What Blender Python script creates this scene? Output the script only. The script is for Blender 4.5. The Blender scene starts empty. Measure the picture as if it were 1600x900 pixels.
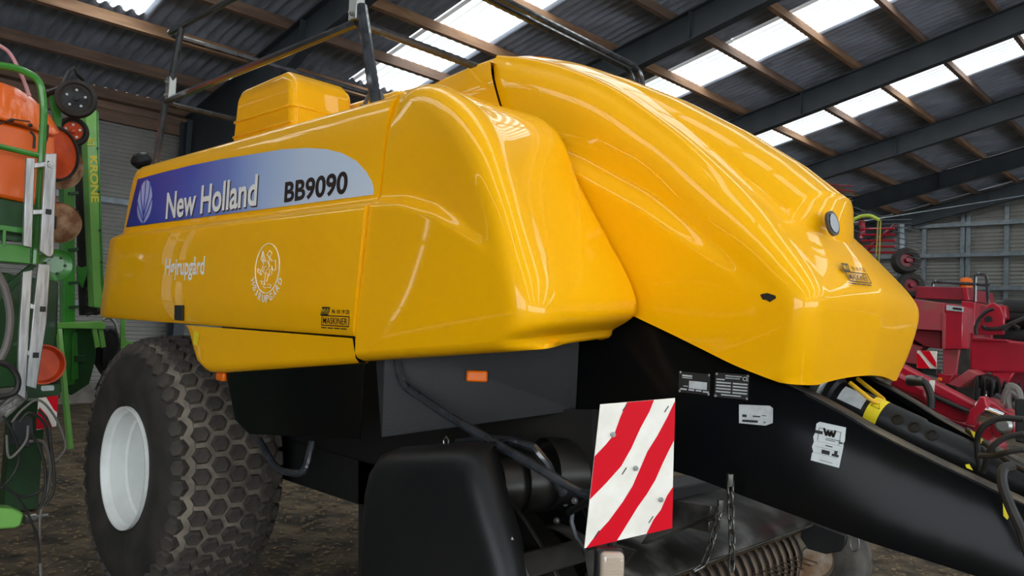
import bpy, bmesh, math, random
import numpy as np
from mathutils import Matrix, Vector
random.seed(7)
rng = np.random.default_rng(7)
scene = bpy.context.scene
col = scene.collection

# ------------------------------------------------------------------ camera
# Calibrated from the photograph: X = along the baler (towards its drawbar),
# Y = along the shed, Z = up; metres; the photographer stands at (0, 0).
FPX, CX, CY, EYE = 1215.0, 800.0, 450.0, 1.70
def _basis():
    a = Vector((-450 - CX, 450 - CY, FPX)).normalized()
    b = Vector((2000 - CX, 565 - CY, FPX)); b = (b - a * a.dot(b)).normalized()
    x = -a; y = b; z = x.cross(y)
    return Matrix((x, y, z))
RW = _basis()
cam_data = bpy.data.cameras.new('camera'); cam = bpy.data.objects.new('camera', cam_data)
col.objects.link(cam); scene.camera = cam
cam_data.sensor_width = 36.0; cam_data.lens = FPX / 1600 * 36
cam_data.clip_start = 0.05; cam_data.clip_end = 400
right, up, fwd = RW @ Vector((1, 0, 0)), RW @ Vector((0, -1, 0)), RW @ Vector((0, 0, 1))
m = Matrix((right, up, -fwd)).transposed().to_4x4(); m.translation = (0, 0, EYE)
cam.matrix_world = m

# ------------------------------------------------------------------ light
world = bpy.data.worlds.new('overcast_sky'); scene.world = world; world.use_nodes = True
bg = world.node_tree.nodes['Background']
bg.inputs[0].default_value = (0.86, 0.93, 1.0, 1); bg.inputs[1].default_value = 5.6
SKYLIGHT = 3.6
vs = scene.view_settings
vs.view_transform = 'Standard'; vs.look = 'None'; vs.gamma = 1; vs.use_curve_mapping = False
vs.exposure = 0.32

# ------------------------------------------------------------------ materials
def lin(h):
    h = h.lstrip('#'); r = [int(h[i:i + 2], 16) / 255 for i in (0, 2, 4)]
    return tuple(c / 12.92 if c <= .04045 else ((c + .055) / 1.055) ** 2.4 for c in r)
MATS = {}
def mat(name, c, rough=.5, metal=0., coat=0., noise=0., scale=8., c2=None, bump=0., bscale=40., emit=0., spec=.5, coat_rough=.05, detail=4., stretch=None, lo=.35, hi=.65):
    if name in MATS: return MATS[name]
    M = bpy.data.materials.new(name); M.use_nodes = True
    nt = M.node_tree; b = nt.nodes['Principled BSDF']
    c = lin(c) if isinstance(c, str) else c
    b.inputs['Base Color'].default_value = (*c, 1); b.inputs['Roughness'].default_value = rough
    b.inputs['Metallic'].default_value = metal; b.inputs['Coat Weight'].default_value = coat
    b.inputs['Coat Roughness'].default_value = coat_rough
    b.inputs['Specular IOR Level'].default_value = spec
    tc = nt.nodes.new('ShaderNodeTexCoord'); src = tc.outputs['Object']
    if stretch:
        mp = nt.nodes.new('ShaderNodeMapping'); mp.inputs['Scale'].default_value = stretch
        nt.links.new(src, mp.inputs[0]); src = mp.outputs[0]
    if c2 is not None:
        c2 = lin(c2) if isinstance(c2, str) else c2
        n = nt.nodes.new('ShaderNodeTexNoise'); n.inputs['Scale'].default_value = scale; n.inputs['Detail'].default_value = detail
        nt.links.new(src, n.inputs['Vector'])
        r = nt.nodes.new('ShaderNodeValToRGB')
        r.color_ramp.elements[0].position = lo; r.color_ramp.elements[1].position = hi
        r.color_ramp.elements[0].color = (*c, 1); r.color_ramp.elements[1].color = (*c2, 1)
        nt.links.new(n.outputs['Fac'], r.inputs[0]); nt.links.new(r.outputs[0], b.inputs['Base Color'])
    if bump:
        n2 = nt.nodes.new('ShaderNodeTexNoise'); n2.inputs['Scale'].default_value = bscale; n2.inputs['Detail'].default_value = 6
        nt.links.new(src, n2.inputs['Vector'])
        bp = nt.nodes.new('ShaderNodeBump'); bp.inputs['Strength'].default_value = bump; bp.inputs['Distance'].default_value = .02
        nt.links.new(n2.outputs['Fac'], bp.inputs['Height']); nt.links.new(bp.outputs[0], b.inputs['Normal'])
    if emit:
        b.inputs['Emission Color'].default_value = (*c, 1); b.inputs['Emission Strength'].default_value = emit
    MATS[name] = M
    return M
YEL = mat('yellow_paint', (.98, .475, .0), .45, coat=.5, coat_rough=.03, c2=(.95, .455, .0), scale=1.3, spec=.12)
BLK = mat('black_paint', '#090b0e', .16, coat=.0, c2='#100f0d', scale=2.5, spec=.09)
BLKM = mat('black_matt_steel', '#131415', .5, c2='#1b1b1b', scale=7, bump=.05)
PLA = mat('black_plastic', '#131415', .45, spec=.28, c2='#1a1a1a', scale=4, bump=.06, bscale=120)
DRK = mat('dark_underside', '#141313', .75, c2='#221e19', scale=9)
RUB = mat('tyre_rubber', '#1f1d1b', .8, c2='#352f29', scale=6, bump=.15, bscale=60)
LUG = mat('tread_rubber', '#332f2b', .82, c2='#4e463d', scale=9, bump=.2, bscale=70)
DUST = mat('dusty_tread_base', '#4a443d', .92, c2='#847a6c', scale=6, bump=.2)
RIM = mat('white_rim_paint', '#eceeea', .35, coat=.3, c2='#dfe1dc', scale=5)
TUBE = mat('rail_tube_paint', '#23262b', .25, coat=.7, c2='#3a3d41', scale=12)
STEEL = mat('worn_steel', '#8f8d88', .32, metal=.9, c2='#4b4842', scale=6, bump=.1)
GALV = mat('galvanised_bolt', '#a9aaa6', .38, metal=.9)
CHROME = mat('chrome', '#d8dadb', .12, metal=1.)
PLATE = mat('worn_black_sheet', '#3a3835', .3, metal=.6, c2='#8d8a84', scale=5, lo=.45, hi=.75)
RED = mat('sign_red', '#d4001c', .5, spec=.2)
WHT = mat('sign_white', '#f4f0e4', .42, coat=.2, c2='#e9e4d6', scale=12)
AMB = mat('amber_lens', '#f07008', .3, coat=.15, spec=.3)
CLR = mat('clear_lens', '#b7a694', .15, coat=.8)
YHD = mat('yellow_handle', '#e0b020', .45)
INKW = mat('white_print', '#f0efe8', .45)
INKB = mat('black_print', '#14120f', .5)
INKD = mat('brown_black_print', '#231a17', .45)
STK = mat('silver_sticker', '#c6cac9', .4, c2='#aeb3b3', scale=30)
STKW = mat('white_sticker', '#d3d9d8', .5, c2='#c5cbca', scale=30)
YSTK = mat('yellow_sticker', '#e3cf1e', .5)
GRN = mat('green_paint', '#388a29', .38, coat=.35, c2='#2f7723', scale=3)
GRL = mat('light_green_paint', '#7dbd58', .42, coat=.3, c2='#6dab4b', scale=4)
GRD = mat('dark_green_paint', '#184d1a', .5, coat=.2, c2='#123a14', scale=4)
ORG = mat('orange_hopper', '#f06a12', .4, coat=.3, c2='#e25d0c', scale=2)
TARP = mat('orange_tarp', '#f2701c', .35, coat=.3, c2='#e86312', scale=5, bump=.25, bscale=9)
ORD = mat('orange_disc', '#e0551c', .5, c2='#c84414', scale=9)
RUST = mat('rusty_disc', '#a98563', .55, metal=.3, c2='#7d5436', scale=14, lo=.4, hi=.6)
ALU = mat('aluminium', '#b9bab8', .35, metal=.75, c2='#8f908e', scale=9, stretch=(6, 6, .6))
HOSE = mat('black_hose', '#151413', .55, c2='#26231f', scale=20)
GHOSE = mat('grey_hose', '#6b6560', .55)
PINK = mat('pink_hose', '#c98f93', .5)
REDP = mat('red_paint', '#b3122b', .34, coat=.5, c2='#9c0f26', scale=2)
REDD = mat('dark_red_paint', '#8e1428', .45, coat=.2, c2='#7a1022', scale=3)
REDF = mat('faded_red_paint', '#a83a45', .55, c2='#8d5b4a', scale=5, lo=.5, hi=.8)
GREY = mat('grey_steel', '#5b6066', .5, c2='#4b5056', scale=4)
RAFT = mat('rafter_paint', '#3d454b', .55, c2='#333a40', scale=2, bump=.05)
STUD = mat('wall_stud', '#8b9499', .45, metal=.4, c2='#757e84', scale=6)
WOOD = mat('purlin_wood', '#7f6552', .75, c2='#665044', scale=3, stretch=(4, .5, 4), bump=.12, bscale=10)
WOODL = mat('purlin_wood_pale', '#9d7a5a', .75, c2='#7d5c44', scale=3, stretch=(4, .5, 4), bump=.12, bscale=10)
SHEET = mat('fibre_cement_sheet', '#a3acbc', .8, c2='#868d99', scale=3, stretch=(.5, 3, 1), bump=.1)
CLAD = mat('grey_cladding', '#8f8e88', .55, metal=.2, c2='#81807b', scale=1.5)
SKYL = mat('skylight_sheet', '#eef4f6', .5, emit=SKYLIGHT)
def _ribs():
    # translucent sheet: the steep flanks of each corrugation let less daylight through
    nt = SKYL.node_tree; b = nt.nodes['Principled BSDF']
    tc = nt.nodes.new('ShaderNodeTexCoord'); sx = nt.nodes.new('ShaderNodeSeparateXYZ'); nt.links.new(tc.outputs['Object'], sx.inputs[0])
    m1 = nt.nodes.new('ShaderNodeMath'); m1.operation = 'MULTIPLY'; m1.inputs[1].default_value = 7 / 1.25; nt.links.new(sx.outputs[1], m1.inputs[0])
    m2 = nt.nodes.new('ShaderNodeMath'); m2.operation = 'FRACT'; nt.links.new(m1.outputs[0], m2.inputs[0])
    r = nt.nodes.new('ShaderNodeValToRGB'); e = r.color_ramp.elements
    e[0].position = 0; e[0].color = (1, 1, 1, 1); e[1].position = 1; e[1].color = (1, 1, 1, 1)
    for p, v in ((.10, 1.), (.14, .04), (.38, .04), (.42, 1.), (.65, .85), (.8, 1.)):
        q = e.new(p); q.color = (v, v, v, 1)
    nt.links.new(m2.outputs[0], r.inputs[0])
    m3 = nt.nodes.new('ShaderNodeMath'); m3.operation = 'MULTIPLY'; m3.inputs[1].default_value = SKYLIGHT; nt.links.new(r.outputs[0], m3.inputs[0])
    nt.links.new(m3.outputs[0], b.inputs['Emission Strength'])
_ribs()
CONC = mat('concrete_curb', '#79746c', .85, c2='#5f5a52', scale=5)
GROUND = mat('dirt_floor', '#30291f', .9, c2='#706049', scale=3.5, detail=12, bump=.6, bscale=30, lo=.38, hi=.7)
DUSTY = mat('dusty_black_paint', '#2a2723', .5, c2='#7d7059', scale=5, lo=.45, hi=.8, spec=.4)
TINE = mat('rusty_tine', '#6a5744', .5, metal=.3, c2='#45382c', scale=20)
GREYK = mat('worn_black_steel', '#1c1c1c', .35, metal=.4, c2='#35322e', scale=6)
CHIP = mat('straw_chips', '#8a7350', .85, c2='#5c4a34', scale=30)

# ------------------------------------------------------------------ helpers
WLOC = {}
def px(u, v, **k):
    """Point of the place seen at photo pixel (u, v) on the plane x=, y= or z= given."""
    d = RW @ Vector((u - CX, v - CY, FPX)); (ax, val), = k.items(); i = 'xyz'.index(ax)
    o = Vector((0, 0, EYE)); return o + d * ((val - o[i]) / d[i])
def pd(u, v, depth):
    return Vector((0, 0, EYE)) + RW @ (Vector((u - CX, v - CY, FPX)) * (depth / FPX))
def tag(o, label=None, cat=None, group=None, kind=None):
    for k, v in (('label', label), ('category', cat), ('group', group), ('kind', kind)):
        if v: o[k] = v
    return o
def empty(name, loc, label=None, cat=None, group=None, kind=None):
    o = bpy.data.objects.new(name, None); o.empty_display_size = .2
    col.objects.link(o); o.location = loc; WLOC[o.name] = Vector(loc)
    return tag(o, label, cat, group, kind)
def frame_from(n, upv=Vector((0, 0, 1))):
    n = Vector(n).normalized(); x = upv.cross(n)
    if x.length < 1e-4: x = Vector((1, 0, 0)).cross(n)
    x.normalize(); y = n.cross(x)
    return Matrix((x, y, n)).transposed()
class MB:
    def __init__(s): s.v = []; s.f = []
    def add(s, vs_, fs_):
        b = len(s.v); s.v += [tuple(p) for p in vs_]; s.f += [tuple(i + b for i in f) for f in fs_]; return s
    def box(s, a, b):
        (x0, y0, z0), (x1, y1, z1) = a, b
        P = [(x, y, z) for x in (x0, x1) for y in (y0, y1) for z in (z0, z1)]
        return s.add(P, [(0, 1, 3, 2), (4, 6, 7, 5), (0, 4, 5, 1), (2, 3, 7, 6), (0, 2, 6, 4), (1, 5, 7, 3)])
    def obox(s, c, size, rot):
        P = [Vector(c) + rot @ Vector((x * size[0] / 2, y * size[1] / 2, z * size[2] / 2)) for x in (-1, 1) for y in (-1, 1) for z in (-1, 1)]
        return s.add(P, [(0, 1, 3, 2), (4, 6, 7, 5), (0, 4, 5, 1), (2, 3, 7, 6), (0, 2, 6, 4), (1, 5, 7, 3)])
    def bar(s, a, b, w, h, upv=(0, 0, 1)):
        a, b = Vector(a), Vector(b); R = frame_from(b - a, Vector(upv))
        return s.obox((a + b) / 2, (w, h, (b - a).length), R)
    def prism(s, pts, off):
        pts = [Vector(p) for p in pts]; off = Vector(off); n = len(pts)
        P = pts + [p + off for p in pts]
        F = [tuple(range(n)), tuple(reversed(range(n, 2 * n)))] + [(i, i + n, (i + 1) % n + n, (i + 1) % n) for i in range(n)]
        return s.add(P, F)
    def tube(s, pts, r, n=8, closed=False):
        pts = [Vector(p) for p in pts]; k = len(pts); rings = []
        prev = None
        for i, p in enumerate(pts):
            if closed: t = pts[(i + 1) % k] - pts[i - 1]
            else: t = pts[min(i + 1, k - 1)] - pts[max(i - 1, 0)]
            t.normalize()
            if prev is None:
                x = t.orthogonal().normalized()
            else:
                x = (prev - t * prev.dot(t)).normalized()
            prev = x; y = t.cross(x); rr = r[i] if isinstance(r, (list, tuple)) else r
            rings.append([p + x * (rr * math.cos(2 * math.pi * j / n)) + y * (rr * math.sin(2 * math.pi * j / n)) for j in range(n)])
        P = [q for ring in rings for q in ring]; F = []
        for i in range(k if closed else k - 1):
            a = i * n; b = ((i + 1) % k) * n
            F += [(a + j, a + (j + 1) % n, b + (j + 1) % n, b + j) for j in range(n)]
        if not closed: F += [tuple(reversed(range(n))), tuple(range((k - 1) * n, k * n))]
        return s.add(P, F)
    def lathe(s, prof, c, axis, n=48, closed=False, cap=True):
        """prof: (radius, along-axis) pairs."""
        R = frame_from(axis); c = Vector(c); k = len(prof); P = []
        for r, a in prof:
            P += [c + R @ Vector((r * math.cos(2 * math.pi * j / n), r * math.sin(2 * math.pi * j / n), a)) for j in range(n)]
        F = []
        for i in range(k if closed else k - 1):
            a = i * n; b = ((i + 1) % k) * n
            F += [(a + j, a + (j + 1) % n, b + (j + 1) % n, b + j) for j in range(n)]
        if not closed and cap:
            F += [tuple(reversed(range(n))), tuple(range((k - 1) * n, k * n))]
        return s.add(P, F)
    def grid(s, G):
        n, k = len(G), len(G[0]); P = [p for row in G for p in row]
        return s.add(P, [(i * k + j, (i + 1) * k + j, (i + 1) * k + j + 1, i * k + j + 1) for i in range(n - 1) for j in range(k - 1)])
    def build(s, name, material, parent=None, smooth=35, bevel=0., solid=0., kind=None, label=None, seg=2, origin=None):
        V = np.array([tuple(p) for p in s.v], float)
        c = Vector(((V.min(0) + V.max(0)) / 2).tolist())
        if parent is None and origin is None: c.z = float(V[:, 2].min())
        if origin is not None: c = Vector(origin)
        me = bpy.data.meshes.new(name); me.from_pydata((V - np.array(c)).tolist(), [], s.f)
        bm = bmesh.new(); bm.from_mesh(me)
        bmesh.ops.remove_doubles(bm, verts=bm.verts, dist=1e-5)
        bmesh.ops.recalc_face_normals(bm, faces=bm.faces); bm.to_mesh(me); bm.free()
        me.materials.append(material)
        if smooth:
            me.polygons.foreach_set('use_smooth', [True] * len(me.polygons)); me.set_sharp_from_angle(angle=math.radians(smooth))
        o = bpy.data.objects.new(name, me); col.objects.link(o); WLOC[o.name] = c
        if parent is not None:
            o.parent = parent; o.location = c - WLOC[parent.name]
        else: o.location = c
        if solid:
            md = o.modifiers.new('solid', 'SOLIDIFY'); md.thickness = solid; md.offset = -1
        if bevel:
            md = o.modifiers.new('bevel', 'BEVEL'); md.width = bevel; md.segments = seg; md.limit_method = 'ANGLE'; md.angle_limit = math.radians(40)
            md.harden_normals = False
        if kind: o['kind'] = kind
        if label: o['label'] = label
        return o
def inst(src, name, parent, world_m):
    """A further piece sharing src's mesh; world_m places the shared mesh."""
    o = bpy.data.objects.new(name, src if isinstance(src, bpy.types.Mesh) else src.data); col.objects.link(o)
    loc, rot, sc = world_m.decompose()
    o.rotation_mode = 'QUATERNION'; o.rotation_quaternion = rot; o.scale = sc
    WLOC[o.name] = loc
    if parent is not None: o.parent = parent; o.location = loc - WLOC[parent.name]
    else: o.location = loc
    return o
def mesh_of(mb, name, material, smooth=35):
    me = bpy.data.meshes.new(name); me.from_pydata([tuple(p) for p in mb.v], [], mb.f); me.materials.append(material)
    bm = bmesh.new(); bm.from_mesh(me); bmesh.ops.recalc_face_normals(bm, faces=bm.faces); bm.to_mesh(me); bm.free()
    if smooth:
        me.polygons.foreach_set('use_smooth', [True] * len(me.polygons)); me.set_sharp_from_angle(angle=math.radians(smooth))
    return me
def copy_tree(o, parent=None, delta=Vector((0, 0, 0))):
    c = o.copy(); col.objects.link(c); WLOC[c.name] = WLOC[o.name] + delta
    if parent is not None: c.parent = parent
    for ch in list(o.children): copy_tree(ch, c, delta)
    return c
def text(name, body, origin, xd, ud, width, height, material, parent, bold=.0, push=.0):
    """Flat lettering fitted to width x height, lower-left corner at origin."""
    cu = bpy.data.curves.new('t', 'FONT'); cu.body = body; cu.offset = bold; cu.resolution_u = 4
    t = bpy.data.objects.new('t', cu); col.objects.link(t)
    bpy.context.view_layer.update()
    me = bpy.data.meshes.new_from_object(t); bpy.data.objects.remove(t)
    V = np.array([v.co[:] for v in me.vertices]); lo, hi = V.min(0), V.max(0)
    xd, ud = Vector(xd).normalized(), Vector(ud).normalized(); nd = xd.cross(ud)
    sx, sy = width / (hi[0] - lo[0]), height / (hi[1] - lo[1])
    mb = MB(); o = Vector(origin)
    mb.add([o + xd * ((p[0] - lo[0]) * sx) + ud * ((p[1] - lo[1]) * sy) + nd * push for p in V], [tuple(p.vertices) for p in me.polygons])
    return mb.build(name, material, parent, smooth=0)
def flat(name, pts, material, parent, thick=.0015, n=None, bevel=0):
    pts = [Vector(p) for p in pts]
    nn = Vector(n) if n is not None else (pts[1] - pts[0]).cross(pts[2] - pts[0]).normalized()
    return MB().prism(pts, nn * thick).build(name, material, parent, smooth=0, bevel=bevel)
def crv(pts, n):
    """Catmull-Rom resampling by chord length."""
    P = np.array([tuple(p) for p in pts], float); d = np.r_[0, np.cumsum(np.linalg.norm(np.diff(P, axis=0), axis=1) ** .5 + 1e-6)]
    T = np.zeros_like(P)
    for i in range(len(P)):
        a, b = max(i - 1, 0), min(i + 1, len(P) - 1); T[i] = (P[b] - P[a]) / (d[b] - d[a])
    out = []
    for t in np.linspace(0, d[-1], n):
        i = min(max(np.searchsorted(d, t) - 1, 0), len(P) - 2); h = d[i + 1] - d[i]; s = (t - d[i]) / h
        out.append((2*s**3-3*s**2+1)*P[i] + (s**3-2*s**2+s)*h*T[i] + (-2*s**3+3*s**2)*P[i+1] + (s**3-s**2)*h*T[i+1])
    return np.array(out)
def arc_path(pts, r, k=5):
    """Polyline with its inner corners rounded to radius r."""
    P = [Vector(p) for p in pts]; out = [P[0]]
    for a, b, c in zip(P, P[1:], P[2:]):
        u, w = (a - b), (c - b); d = min(r, u.length * .45, w.length * .45)
        p, q = b + u.normalized() * d, b + w.normalized() * d
        out += [(1-t)**2 * p + 2*t*(1-t) * b + t*t * q for t in [i / k for i in range(k + 1)]]
    return out + [P[-1]]
def smooth01(x): x = np.clip(x, 0, 1); return x * x * (3 - 2 * x)
def bolt(mb, c, n, r=.012, h=.01):
    mb.lathe([(r, 0), (r, h), (r * .55, h), (r * .55, h * 1.7)], c, n, 6); return mb

# ------------------------------------------------------------------ the shed
SL = .2248; XK = [-14.79 + 1.243 * k for k in range(15)]; XR = XK[-1]
RB, RT, PB, SB = 8.1, 8.62, 8.635, 8.87           # height offsets of rafter bottom/top, purlin bottom, sheet
YRAF = [1.06, 6.06, 11.06, 16.06, 21.1, 25.95, 30.3]; YG = 30.75; XW = -14.95
zr = lambda x, a: a + SL * x
fl = MB()
n = 60
xs = np.linspace(-30, 24, n); ys = np.linspace(-22, 45, n)
fl.grid([[(x, y, .012 * math.sin(x * 2.1 + y) * math.sin(y * 1.7) - .012) for y in ys] for x in xs])
floor = fl.build('floor', GROUND, kind='structure', origin=(0, 0, 0))

ch = MB()
N = 26000
cxy = np.c_[rng.uniform(-12, 0, N), rng.uniform(.4, 8, N)]
for x, y in cxy:
    a = rng.uniform(0, 6.28); l = rng.uniform(.006, .022); w = l * rng.uniform(.2, .7); t = rng.uniform(-.2, .2)
    c, s_ = math.cos(a), math.sin(a); z = .004 + rng.uniform(0, .006)
    ch.add([(x + c*l - s_*w, y + s_*l + c*w, z + t*l), (x - c*l - s_*w, y - s_*l + c*w, z - t*l), (x - c*l + s_*w, y - s_*l - c*w, z - t*l + .003), (x + c*l + s_*w, y + s_*l - c*w, z + t*l + .003)], [(0, 1, 2, 3)])
ch.build('straw_litter', CHIP, floor, smooth=0, kind='stuff', label='pale straw and wood chips strewn over the dirt floor')

ceiling = empty('ceiling', (-6, 12, 6), kind='structure')
def sheet_mesh(name, material):
    mb = MB(); W, L = 1.25, 2.486; k = 7 * 8
    rows = []
    for x in (0, L + .12):
        rows.append([(x, W * j / k + .02 * (j / k), .032 * math.cos(2 * math.pi * 7 * j / k) + SL * x) for j in range(k + 1)])
    mb.grid(rows)
    return mesh_of(mb, name, material, 60)
roof_me, sky_me = sheet_mesh('roof_sheet', SHEET), sheet_mesh('skylight_sheet', SKYL)
skycols = (3.0, 8.0, 13.0, 18.0, 26.75, -2.0)
wn = 0
for j in range(31):
    y0 = -7.0 + 1.25 * j
    for r in range(7):
        x0 = XK[2 * r]; z0 = zr(x0, SB) + .01 * (r % 2) + .006 * (j % 2)
        sky = any(abs(y0 - c) < .01 for c in skycols) and r >= 1
        M = Matrix.Translation((x0 - .12 * 0, y0, z0))
        inst(sky_me if sky else roof_me, 'skylight_sheet' if sky else 'roof_sheet', ceiling, M)
# the far slope beyond the ridge
for j in range(31):
    y0 = -7.0 + 1.25 * j
    for r in range(7):
        x0 = 2 * XR - XK[2 * r]; z0 = zr(XK[2 * r], SB) + .01 * (r % 2) + .006 * (j % 2)
        sky = any(abs(y0 - c) < .01 for c in skycols) and r >= 1
        M = Matrix.Translation((x0, y0 + 1.25, z0)) @ Matrix.Rotation(math.pi, 4, 'Z')
        inst(sky_me if sky else roof_me, 'skylight_sheet' if sky else 'roof_sheet', ceiling, M)
zg = lambda x, a: zr(x if x <= XR else 2 * XR - x, a)

def rafter(y, k):
    mb = MB(); h = .09; t = .012
    xa, xb = XW + .35, XR
    for dy in (0,):
        def sec(x, hb): return zr(x, hb), zr(x, RT)
        pts = [(xa, RB - .85), (-10.6, RB), (xb, RB)]
        # web
        mb.prism([(xa, y - .006, zr(xa, RB - .95)), (-10.6, y - .006, zr(-10.6, RB)), (xb, y - .006, zr(xb, RB)), (xb, y - .006, zr(xb, RT)), (xa, y - .006, zr(xa, RT))], (0, t, 0))
        # flanges
        for p, q in (((xa, RB - .95), (-10.6, RB)), ((-10.6, RB), (xb, RB)), ((xa, RT - .02), (xb, RT - .02))):
            a, b = Vector((p[0], y, zr(*p))), Vector((q[0], y, zr(*q)))
            mb.prism([a + Vector((0, -h, 0)), a + Vector((0, h, 0)), a + Vector((0, h, .02)), a + Vector((0, -h, .02))], b - a)
        # stiffeners
        for x in (-10.6, -6.9 if k % 2 == 0 else -7.2):
            mb.prism([(x, y - h, zr(x, RB)), (x + .02, y - h, zr(x, RB)), (x + .02, y - h, zr(x, RT)), (x, y - h, zr(x, RT))], (0, 2 * h, 0))
    raf = empty('steel_rafter', (XW + .35, y, 0), kind=None)
    mb.build('rafter_beam', RAFT, raf, smooth=0)
    cb = MB()
    for dx in (-.16, .14): cb.box((XW + .35 + dx, y - .1, 0), (XW + .37 + dx, y + .1, zr(XW, RT)))
    cb.box((XW + .2, y - .007, 0), (XW + .5, y + .007, zr(XW, RT)))
    cb.build('column', RAFT, raf, smooth=0)
    return raf
names = ['behind the green seed drill', 'over the railing and rear of the yellow baler', 'crossing above the hood of the yellow baler', 'between the two wide skylight strips beyond the hood', 'past the second wide skylight strip beyond the hood', 'carrying the narrowest slit of skylight', 'against the grey gable wall']
for k, y in enumerate(YRAF):
    tag(rafter(y, k), 'dark grey steel roof rafter ' + names[k], 'rafter', 'steel roof rafters')
for k, x in enumerate(XK):
    if k > 12: continue
    if k == 0: x += .11
    mb = MB(); z = zr(x, PB)
    mb.prism([(x, -7, z), (x + .075, -7, z + .075 * SL), (x + .03, -7, z + .2), (x - .045, -7, z + .2 - .075 * SL)], (0, 38.5, 0))
    ordn = ['lowest', 'second', 'third', 'fourth', 'fifth', 'sixth', 'seventh', 'eighth', 'ninth', 'tenth', 'eleventh', 'twelfth', 'thirteenth'][k]
    o = mb.build('wooden_purlin', WOODL if k in (2, 4, 5, 7) else WOOD, smooth=0)
    tag(o, 'brown wooden roof purlin, %s up from the eave' % ordn, 'purlin', 'wooden purlins under the roof sheets')

def cladding(p0, along, length, z0, ztop, pitch, depth, name, parent, material, nrm):
    """Horizontal ribbed sheet; ztop(t) gives the upper edge at distance t."""
    mb = MB(); k = int((ztop(length) if ztop(length) > ztop(0) else ztop(0)) / pitch) + 1; P = []
    al = Vector(along); nr = Vector(nrm); ts = (0, length); rows = []
    prof = ((0, 0), (.3, 0), (.5, 1), (.8, 1), (1, 0))
    for i in range(k):
        for f, d in prof[:-1]:
            z = z0 + (i + f) * pitch
            rows.append([Vector(p0) + al * t + nr * (d * depth) + Vector((0, 0, min(z, ztop(t)))) for t in ts])
    mb.grid(rows)
    return mb.build(name, material, parent, smooth=0)
wl = empty('wall_left', (XW, 10, 0), kind='structure')
zt = zr(XW, SB)
for y0 in np.arange(-7, 31, 5.0):
    cladding((XW, y0, 0), (0, 1, 0), 4.98, .35, lambda t: zt - .06, .075, .018, 'cladding_sheet', wl, CLAD, (1, 0, 0))
wr = MB()
wr.box((XW - .1, -7, -.2), (XW + .04, 31, .35)); wr.build('curb', CONC, wl, smooth=0)
MB().box((XW + .06, -7, zt - .3), (XW + .15, 31.5, zt + .105)).build('eave_board', WOOD, wl, smooth=0)
for z, hh, m_ in ((3.55, .1, STUD), (1.7, .08, STUD), (zt - .5, .22, WOOD)):
    MB().box((XW + .02, -7, z), (XW + .12, 31, z + hh)).build('wall_rail', m_, wl, smooth=0)
wf = empty('wall_front', (-6, -7.05, 0), kind='structure')
for x0 in np.arange(-14.9, 19.5, 2.5):
    lo_ = 4.6 if -.5 < x0 < 12 else .1          # unseen doorway, added and sized to let daylight onto the baler's side
    cladding((x0, -7.05, 0), (1, 0, 0), 2.53, lo_, lambda t, x0=x0: zg(x0 + t, SB - .05), .135, .03, 'cladding_sheet', wf, CLAD, (0, 1, 0))
wrt = empty('wall_right', (20.2, 10, 0), kind='structure')
for y0 in np.arange(-7, 31, 5.0):
    cladding((2 * XR - XW, y0, 0), (0, 1, 0), 5.02, 4.2 if -8 < y0 < 16 else .0, lambda t: zr(XW, SB) - .06, .135, .03, 'cladding_sheet', wrt, CLAD, (-1, 0, 0))  # low sheets left out: unseen opening added to throw daylight on the nose
wg = empty('wall_back', (-6, YG, 0), kind='structure')
for x0 in np.arange(-14.9, 19.5, 2.5):
    cladding((x0, YG, 0), (1, 0, 0), 2.53, .1, lambda t, x0=x0: zg(x0 + t, SB - .05), .135, .03, 'cladding_sheet', wg, CLAD, (0, -1, 0))
for u, v in ((1443, 430), (1503, 430), (1512, 430), (1572, 430), (1411, 430), (1340, 430), (1620, 400)):
    p = px(u, v, y=YG - .1)
    MB().box((p.x - .07, YG - .12, 0), (p.x + .07, YG - .04, zr(p.x, RB))).build('wall_stud', STUD, wg, smooth=0)
for v in (352, 399, 450):
    p = px(1480, v, y=YG - .2)
    MB().box((-14.8, YG - .26, p.z - .07), (2.4, YG - .13, p.z + .07)).build('wall_rail', STUD, wg, smooth=0)
p1, p2 = px(1395, 345, y=28.2), px(1600, 262, y=28.2)
br = MB(); br.tube([(-13, 26.2, 5.3), (-4, 30.1, 7.0)], .018, 6)
tag(br.build('bracing_rod', STUD), 'thin steel bracing rod slanting below the roof by the gable wall', 'rod')

# ------------------------------------------------------------------ the baler
YC = 3.05
B = empty('square_baler', (-3.0, YC, 0), 'yellow big square baler with black drawbar and rounded hood', 'baler')
def interp(x, xs, ys): return np.interp(x, xs, ys)

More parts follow.
